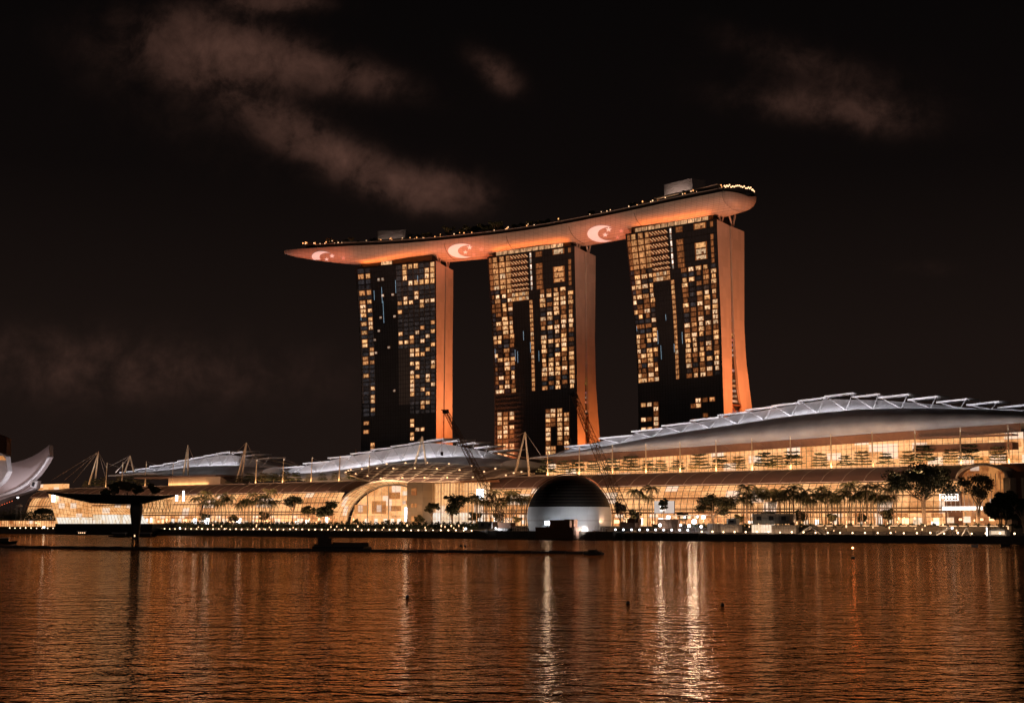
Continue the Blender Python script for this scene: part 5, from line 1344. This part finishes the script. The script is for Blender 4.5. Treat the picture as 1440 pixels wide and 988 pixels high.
petal([(-60, 640), (0, 651), (28, 648), (48, 640), (62, 631), (69, 625)], [(-60, 712), (0, 697), (28, 686), (47, 672), (60, 657), (69.5, 642)], DM, DM + 11, 'museum', 'long_petal', .85)
petal([(-60, 700), (-20, 698), (5, 696), (25, 690), (40, 681), (50, 675)], [(-60, 716), (-20, 712), (5, 701), (25, 694.5), (40, 690), (48, 686)], DM + 10, DM + 26, 'museum', 'lower_petal', .25)
petal([(-60, 610), (-30, 606), (-14, 608), (-2, 611), (5, 614), (9.5, 616)], [(-60, 700), (-30, 690), (-14, 678), (-2, 664), (4, 652), (9, 640)], DM + 40, DM + 52, 'wood', 'rear_petal', 0)
petal([(-50, 640), (-34, 637), (-20, 636), (-8, 636), (2, 637), (8, 641)], [(-50, 712), (-34, 705), (-20, 696), (-8, 685), (4, 674), (10.5, 662)], DM - 14, DM - 2, 'museum_rim', 'front_petal', 0)
q = MB(); v = [atD(x, y, DM - 14.6) - MO for x, y in ((-14, 641), (4, 640.5), (9, 646.5), (-14, 646.5))]; q.add(v, [(0, 1, 2, 3)]); q.build('skylight_window', M['glow_orange'], mu)
q = MB(); v = [atD(x, y, DM + 4) - MO for x, y in ((44.5, 675.5), (51, 676.5), (48.5, 685.5), (42, 684))]; q.add(v + [p + Vector((0, 3, 0)) for p in v], [(0, 1, 2, 3), (7, 6, 5, 4), (0, 4, 5, 1), (1, 5, 6, 2), (2, 6, 7, 3), (3, 7, 4, 0)]); q.build('window_frame', M['museum_rim'], mu)
q = MB(); v = [atD(x, y, DM + 3.6) - MO for x, y in ((46, 677.5), (49.6, 678), (47.7, 683.8), (44, 683))]; q.add(v, [(0, 1, 2, 3)]); q.build('petal_window', M['dark_glass'], mu)
light('SPOT', 'museum_flood', atD(20, 745, DM - 60), atD(5, 675, DM), 62000, (1, .74, .70), 1, spot=70)
light('SPOT', 'museum_flood', atD(75, 742, DM - 12), atD(45, 668, DM), 42000, (.95, .92, 1), .6, spot=60)  # unseen spot added below to brighten the petal rim

# left bank: arcade of small lit shops, street light, string lights
a0_, _ = onw(-30, 735, 12); a1_, _ = onw(78, 735, 12); OA = ((a0_ + a1_) / 2, 12, 3)
ar = site('waterside_arcade', *OA, 'low lit arcade left of the crystal pavilion', 'arcade')
q = SB(OA); q.box(a0_, a1_, 13, 13.5, 5.2, 9.4); q.build('lit_shops', M['glow_low'], ar)
q = SB(OA); q.box(a0_, a1_, 10.5, 15, 9.5, 10.1); q.box(a0_, a1_, 10.5, 14, 3.1, 5.1); q.build('arcade_roof', M['wood'], ar)
q = SB(OA); k = a0_
while k < a1_: q.bar((k, 11, 5.1), (k, 11, 9.5), .16, n=4); k += 3.2
q.build('columns', M['cream'], ar)
s_, z_ = onw(25, 699, 22); q = site('street_lamp', s_, 22, 6.6, 'tall white street lamp over the left bank shrubs', 'street lamp')
t_ = MB(); t_.bar((0, 0, 0), (0, 0, z_ - 6.6), .15, n=6); t_.build('post', M['dark_metal'], q); t_ = MB(); t_.lathe([(.05, z_ - 7.3), (.8, z_ - 7), (.8, z_ - 6.3), (.05, z_ - 6)], 8); t_.build('lamp_head', M['white_lamp'], q)
s_, z_ = onw(27, 710, 16); q = site('lit_fountain_canopy', s_, 16, 6.6, 'small pale domed canopy below the street lamp', 'canopy'); t_ = MB(); t_.lathe([(2.8, z_ - 7.6), (2.4, z_ - 6.6), (1.2, z_ - 6), (.05, z_ - 5.8)], 14); t_.build('canopy_roof', M['white_paint'], q)
t_ = MB(); [t_.bar((2.3 * math.cos(a_), 2.3 * math.sin(a_), 0), (2.3 * math.cos(a_), 2.3 * math.sin(a_), z_ - 7.2), .1, n=4) for a_ in (0, 1.57, 3.14, 4.71)]; t_.build('legs', M['white_paint'], q)
s0_, z0_ = onw(-4, 711, 14); s1_, z1_ = onw(17, 703, 14); q = site('string_lights', (s0_ + s1_) / 2, 14, 6.6, 'sloping string of small orange lanterns at the left edge', 'string lights')
t_ = MB(); W_ = (s1_ - s0_) / 2; t_.bar((-W_, 0, z0_ - 6.6), (W_, 0, z1_ - 6.6), .05, n=3); t_.bar((-W_, 0, 0), (-W_, 0, z0_ - 6.6), .08); t_.bar((W_, 0, 0), (W_, 0, z1_ - 6.6), .08); t_.build('wire', M['cable'], q)
t_ = MB()
for i in range(7): c_ = Vector((-W_ + 2 * W_ * i / 6, 0, z0_ - 6.6 + (z1_ - z0_) * i / 6 - .3)); t_.bar(c_, c_ - Vector((0, 0, .5)), .3, n=6)
t_.build('lanterns', M['red_lamp'], q)
s0_, _ = onw(214, 745, 4); s1_, _ = onw(262, 745, 4); q = site('floating_stage', (s0_ + s1_) / 2, 3, 0, 'dark low landing stage right of the pavilion base', 'landing stage'); W_ = (s1_ - s0_) / 2
t_ = MB(); t_.box(-W_, W_, -5, 4, -.5, 2.2); t_.build('stage_deck', M['quay'], q); t_ = MB(); t_.box(-W_ * .6, W_ * .4, -4, 0, 2.2, 4.0); t_.build('shelter', M['black'], q)

# ------------------------------------------------------------------ boats, barrier and buoys
def boat(px, py, ln, lab, cab, rz=.1, mat='black', lights=None):
    p = onwater(px, py); r_ = empty('boat', p, rz, lab, 'boat'); h = ln / 2
    q = MB(); q.grid([[(x * h, y * wv, z) for x, y, z in row] for wv, row in ((ln * .14, [(-1, 1, .9), (-.95, .8, -.2), (-.95, -.8, -.2), (-1, -1, .9)]), (ln * .15, [(0, 1, .8), (0, .7, -.3), (0, -.7, -.3), (0, -1, .8)]), (ln * .12, [(.6, 1, .95), (.6, .5, -.3), (.6, -.5, -.3), (.6, -1, .95)]), (.05, [(1.05, 1, 1.3), (.95, 1, 0), (.95, -1, 0), (1.05, -1, 1.3)]))])
    q.add([(-h, ln * .14, .8), (0, ln * .15, .75), (h * .6, ln * .12, .85), (h, 0, 1.1), (h * .6, -ln * .12, .85), (0, -ln * .15, .75), (-h, -ln * .14, .8)], [tuple(range(7))]); q.build('hull', M[mat], r_)
    if cab:
        q = MB(); q.box(-h * .6, h * .4, -ln * .09, ln * .09, .8, 2.2); q.build('cabin', M['dark_metal'], r_); q = MB(); q.box(-h * .75, h * .5, -ln * .11, ln * .11, 2.3, 2.5); q.build('cabin_roof', M['white_paint'], r_)
        if lights:
            q = MB(); [q.box(-h * .5 + i * h * .25, -h * .5 + i * h * .25 + h * .12, -ln * .095, -ln * .09, 1.2, 1.9) for i in range(4)]; q.build('cabin_windows', M[lights], r_)
boat(116, 752, 10, 'small dark boat with pale roof in front of the pavilion', True, .05, 'dark_metal', 'deck_lamp')
boat(170, 754.5, 14, 'low black boat left of the black pillar', True, .0, 'black')
boat(206, 754.5, 12, 'low black boat right of the black pillar', True, .0, 'black')
boat(4, 764, 11, 'dark boat cut by the left edge', True, .2, 'black')
boat(1371, 769, 2.4, 'tiny boat floating off the right quay', False, .2, 'white_paint')
boat(1414, 768.5, 3.2, 'tiny pair-seat boat nearest the right edge', False, .1, 'dark_metal')
A_ = onwater(-60, 768.8); B_ = onwater(846, 778.6); dB = (B_ - A_); lB = dB.length; rzB = math.atan2(dB.y, dB.x)
bar_ = empty('floating_barrier', (A_ + B_) / 2, rzB, 'long low black floating barrier crossing the bay', 'floating barrier')
q = MB(); n = 46
for i in range(n):
    x = -lB / 2 + lB * i / n; q.box(x + .1, x + lB / n - .1, -.5, .5, -.2, .62 + .08 * (i % 2))
q.build('barrier_floats', M['black'], bar_)
q = MB(); q.bar((-lB / 2, 0, .75), (lB / 2, 0, .75), .07, n=4); q.build('top_rail', M['dark_metal'], bar_)
rf = empty('work_raft', onwater(835, 779.6), rzB, 'small raft at the right end of the floating barrier', 'raft')
q = MB(); q.box(-2.6, 2.6, -1.2, 1.2, -.2, .6); q.build('raft_deck', M['black'], rf); q = MB(); q.box(-1.4, .8, -.6, .6, .6, 1.35); q.box(1.0, 1.8, -.4, .4, .6, 1.0); q.build('deck_box', M['dark_metal'], rf)
bg_ = empty('barge', onwater(482, 771), rzB, 'dark flat barge with low sheds moored at the barrier', 'barge'); kk = bg_.location.y / FPX
q = MB(); q.box(-44 * kk, 40 * kk, -2.5, 2.5, -.3, 3.2 * kk); q.build('hull', M['black'], bg_)
q = MB(); q.box(-12 * kk, 38 * kk, -1.6, 1.6, 3.2 * kk, 8.4 * kk); q.box(-44 * kk, -14 * kk, -1.4, 1.4, 3.2 * kk, 6.2 * kk); q.build('shed', M['quay'], bg_)
q = MB(); q.box(-38 * kk, -22 * kk, -1.2, 1.2, 6.2 * kk, 15 * kk); q.box(-35 * kk, -28 * kk, -1, 1, 15 * kk, 18 * kk); q.build('wheelhouse', M['quay'], bg_)
by = empty('lit_buoy', onwater(1199.5, 784.5), 0, 'thin buoy with orange light on open water at right', 'buoy'); kk = by.location.y / FPX
q = MB(); q.lathe([(.1, -.3), (.55, 0), (.5, .35), (.1, .45)], 10); q.build('float', M['black'], by); q = MB(); q.bar((0, 0, .4), (0, 0, 13 * kk), .06, n=5); q.build('post', M['dark_metal'], by)
q = MB(); q.lathe([(.02, 13 * kk), (.2, 13.6 * kk), (.2, 15 * kk), (.02, 15.6 * kk)], 8); q.build('lamp', lamp_mat('buoy_lamp', (1, .35, .12), 16), by)
for px, py, lab in ((883, 848, 'small black mooring float left of two, mid water'), (1016, 850.5, 'small black mooring float right of two, mid water'), (572.5, 839, 'small black float on the darker left water'), (648, 768, 'left of two tiny floats beyond the barrier'), (654, 768, 'right of two tiny floats beyond the barrier')):
    o = empty('mooring_float', onwater(px, py), 0, lab, 'float'); r_ = max(.22, o.location.y / FPX * 2.0); q = MB(); q.lathe([(.02, -r_ * .5), (r_, 0), (r_ * .8, r_ * .8), (.02, r_ * 1.2)], 10); q.build('ball', M['black'], o, smooth=True)
    q = MB(); q.bar((0, 0, r_), (0, 0, r_ * 1.7), r_ * .12, n=4); q.build('ring', M['dark_metal'], o)

# ------------------------------------------------------------------ lamps that light the towers and the deck
ORG = (1, .22, .045)
def endlight(corner, left, width_d, power, dist=26, z=30):
    lx = Vector((-left[0], -left[1], 0)).normalized(); nn = Vector((-lx.y, lx.x, 0)); c = Vector((*corner, 0)) + nn * (width_d / 2)
    light('SPOT', 'end_wall_flood', c + lx * dist + Vector((0, 0, z)) - nn * 6, c + Vector((0, 0, 105)), power, ORG, 2, spot=110, blend=.9)
    light('SPOT', 'end_wall_flood', c + lx * 60 + Vector((0, 0, 40)) - nn * 10, c + Vector((0, 0, 150)), power * 2.9, (1, .27, .09), 2, spot=80, blend=.9)
endlight((125.9, 860), (-.743, .669), 34, 240000)
endlight((42.0, 945), (-.809, .588), 28, 240000)
endlight((-54.5, 1000), (-.89, .456), 26, 240000)
for corner, left, wd in (((125.9, 860), (-.743, .669), 70), ((42.0, 945), (-.809, .588), 73), ((-54.5, 1000), (-.89, .456), 68)):
    lv = Vector((left[0], left[1], 0)).normalized(); nn = Vector((-lv.y, lv.x, 0)); nn = nn if nn.y > 0 else -nn
    rz = math.atan2(-lv.y, -lv.x)
    a_ = light('AREA', 'roof_uplight', (0, 0, 0), (0, 0, 1), 4600, (1, .20, .03), wd * .88, 1.2)
    a_.location = Vector((*corner, 0)) + lv * (wd / 2) + nn * -.9 + Vector((0, 0, 194.4)); a_.rotation_euler = (math.radians(180), 0, rz)
# deck front wash from the hall roofs, and red-orange floods for the projected flags
for px, D, tx, ty, pw, col in ((560, 840, 560, 345, 520000, (1, .45, .25)), (760, 800, 760, 325, 520000, (1, .45, .25)), (950, 720, 940, 295, 400000, (1, .48, .27)), (1075, 700, 1035, 285, 110000, (1, .48, .27))):
    light('SPOT', 'deck_wash_flood', atD(px, 600, D), atD(tx, ty, 950), pw, col, 2, spot=50, blend=1)
for px, D, tx, ty, pw in ((452, 980, 452, 360, 480000), (655, 950, 655, 352, 520000), (860, 880, 860, 328, 480000)):
    light('SPOT', 'flag_flood', atD(px, 560, D), atD(tx, ty, D + 50), pw, (1, .16, .06), 2, spot=30, blend=.9)

for px in (544, 937):
    d = dpx(px); zl = 7.2 if px > 900 else 4.5; a_ = light('AREA', 'lift_house_fill_light', deckpt(d, -11.5, zl) + SO, deckpt(d, 0, zl + 8) + SO, 750, (1, .74, .62), 18, 1)  # unseen area lamp added to brighten the lift house

# ------------------------------------------------------------------ promenade walls, strip lights, shop fronts and people
for a_, b_, lab in ((150, 238, 'low granite planter wall with warm strip light in front of the palms'), (-330, -60, 'low planter wall with warm strip light behind the hedge')):
    O_ = ((a_ + b_) / 2, 13.6, 4.6); q0 = site('planter_wall', *O_, lab, 'planter wall')
    q = SB(O_); q.box(a_, b_, 13.2, 14.0, 4.6, 7.2); q.build('wall_face', M['cream'], q0)
    k = a_; i = 0
    q = SB(O_)
    while k < b_ - 4:
        if R() < .7: q.box(k, k + 3.2, 12.9, 13.15, 7.05, 7.22)
        k += 4.4
    q.build('strip_lights', M['deck_lamp'], q0, kind='stuff')
G_H = 'people strolling along the waterfront promenade'
def person(seed, lab):
    rnd = random.Random(seed); root = empty('person', (0, 0, 0), 0, lab, 'person', G_H); q = MB(); st = rnd.uniform(.05, .22)
    def ring(cx, cy, z, rx, ry, n=8): return [(cx + rx * math.cos(2 * math.pi * i / n), cy + ry * math.sin(2 * math.pi * i / n), z) for i in range(n)]
    for sg in (-1, 1):      # legs run up into the hips of the same mesh
        q.grid([ring(sg * .10 + sg * st * .3, sg * st, .0, .06, .10), ring(sg * .10, sg * st * .9, .10, .05, .055), ring(sg * .10, sg * st * .5, .48, .062, .068), ring(sg * .09, 0, .90, .085, .095)], closed=True)
    q.grid([ring(0, 0, .84, .16, .11), ring(0, 0, 1.0, .16, .12), ring(0, 0, 1.2, .15, .10), ring(0, 0, 1.40, .20, .11), ring(0, 0, 1.46, .10, .08), ring(0, 0, 1.50, .055, .055), ring(0, -.01, 1.56, .075, .09), ring(0, -.01, 1.66, .085, .10), ring(0, 0, 1.74, .05, .06), ring(0, 0, 1.76, .01, .01)], closed=True)
    for sg in (-1, 1):
        q.bar((sg * .19, 0, 1.40), (sg * .25, sg * st * .5, 1.12), .05, .042, 6); q.bar((sg * .25, sg * st * .5, 1.12), (sg * .24, sg * st + .04, .84), .04, .03, 6)
    q.build('clothed_body', M['skin'], root, smooth=True); return root
hp = [person(k, 'pedestrian seen as a dark speck on the promenade') for k in range(3)]
rp = random.Random(8); hn = 0
for a_, b_, n, wl, zl in ((-330, -60, 34, (5, 8.8), 3.0), (110, 236, 26, (4, 9), 3.0), (-50, 215, 26, (59.5, 61.5), 34.0), (150, 236, 14, (14.5, 17), 6.6)):
    for i in range(n):
        o = hp[hn] if hn < 3 else clone(hp[hn % 3]); hn += 1
        o.location = L(rp.uniform(a_, b_), rp.uniform(*wl), zl); o.rotation_euler = (0, 0, rp.uniform(0, 6.28))

G_B = 'small path lights scattered along the promenade'
pth = site('path_light', 0, 0, 3, 'tiny warm light on a short post among the promenade planting', 'path light', G_B)
q = MB(); q.bar((0, 0, 0), (0, 0, 1), .05, n=4); q.build('post', M['dark_metal'], pth)
q = MB(); q.lathe([(.02, 1.0), (.2, 1.1), (.2, 1.35), (.02, 1.45)], 6); q.build('lamp', M['deck_lamp'], pth)
ppos = []
for a_, b_, n, wl, zl in ((-325, -60, 26, (8.9, 9.4), 3.0), (95, 240, 22, (6, 12), 3.0), (60, 240, 22, (16, 33), 6.6), (-300, -60, 16, (16, 30), 6.6), (-520, -450, 12, (8, 16), 4.6)):
    for i in range(n): ppos.append((rp.uniform(a_, b_), rp.uniform(*wl), zl + (1.6 if wl[1] == 12 and rp.random() < .4 else 0)))
for i, (a_, b_, c_) in enumerate(ppos):
    o = pth if i == 0 else clone(pth); k = rp.uniform(.8, 2.0); o.location = L(a_, b_, c_); o.scale = (k, k, rp.uniform(.8, 3.2))
G_O = 'small ornamental trees between the palms'
op = [broad_tree('ornamental_tree', 8.5, 7.5, 70 + k, 'leaf_warm', .8, 2, 'small leafy ornamental tree on the upper promenade', 'small tree', G_O, base=.32, zlo=.42) for k in range(2)]
for i, px in enumerate((288, 330, 372, 500, 545, 590, 668, 700, 728, 895, 960, 1040, 1082, 1128, 1170, 1215, 1248)):
    o = op[i] if i < 2 else clone(op[i % 2]); w_ = rp.uniform(26, 31) if 480 < px < 600 else rp.uniform(18, 30); put(o, px, 24 if 480 < px < 600 else w_, 6.6, rp.uniform(0, 6)); k = rp.uniform(.55, 1.05) * (.7 if 480 < px < 600 else 1); o.scale = (k, k, k)
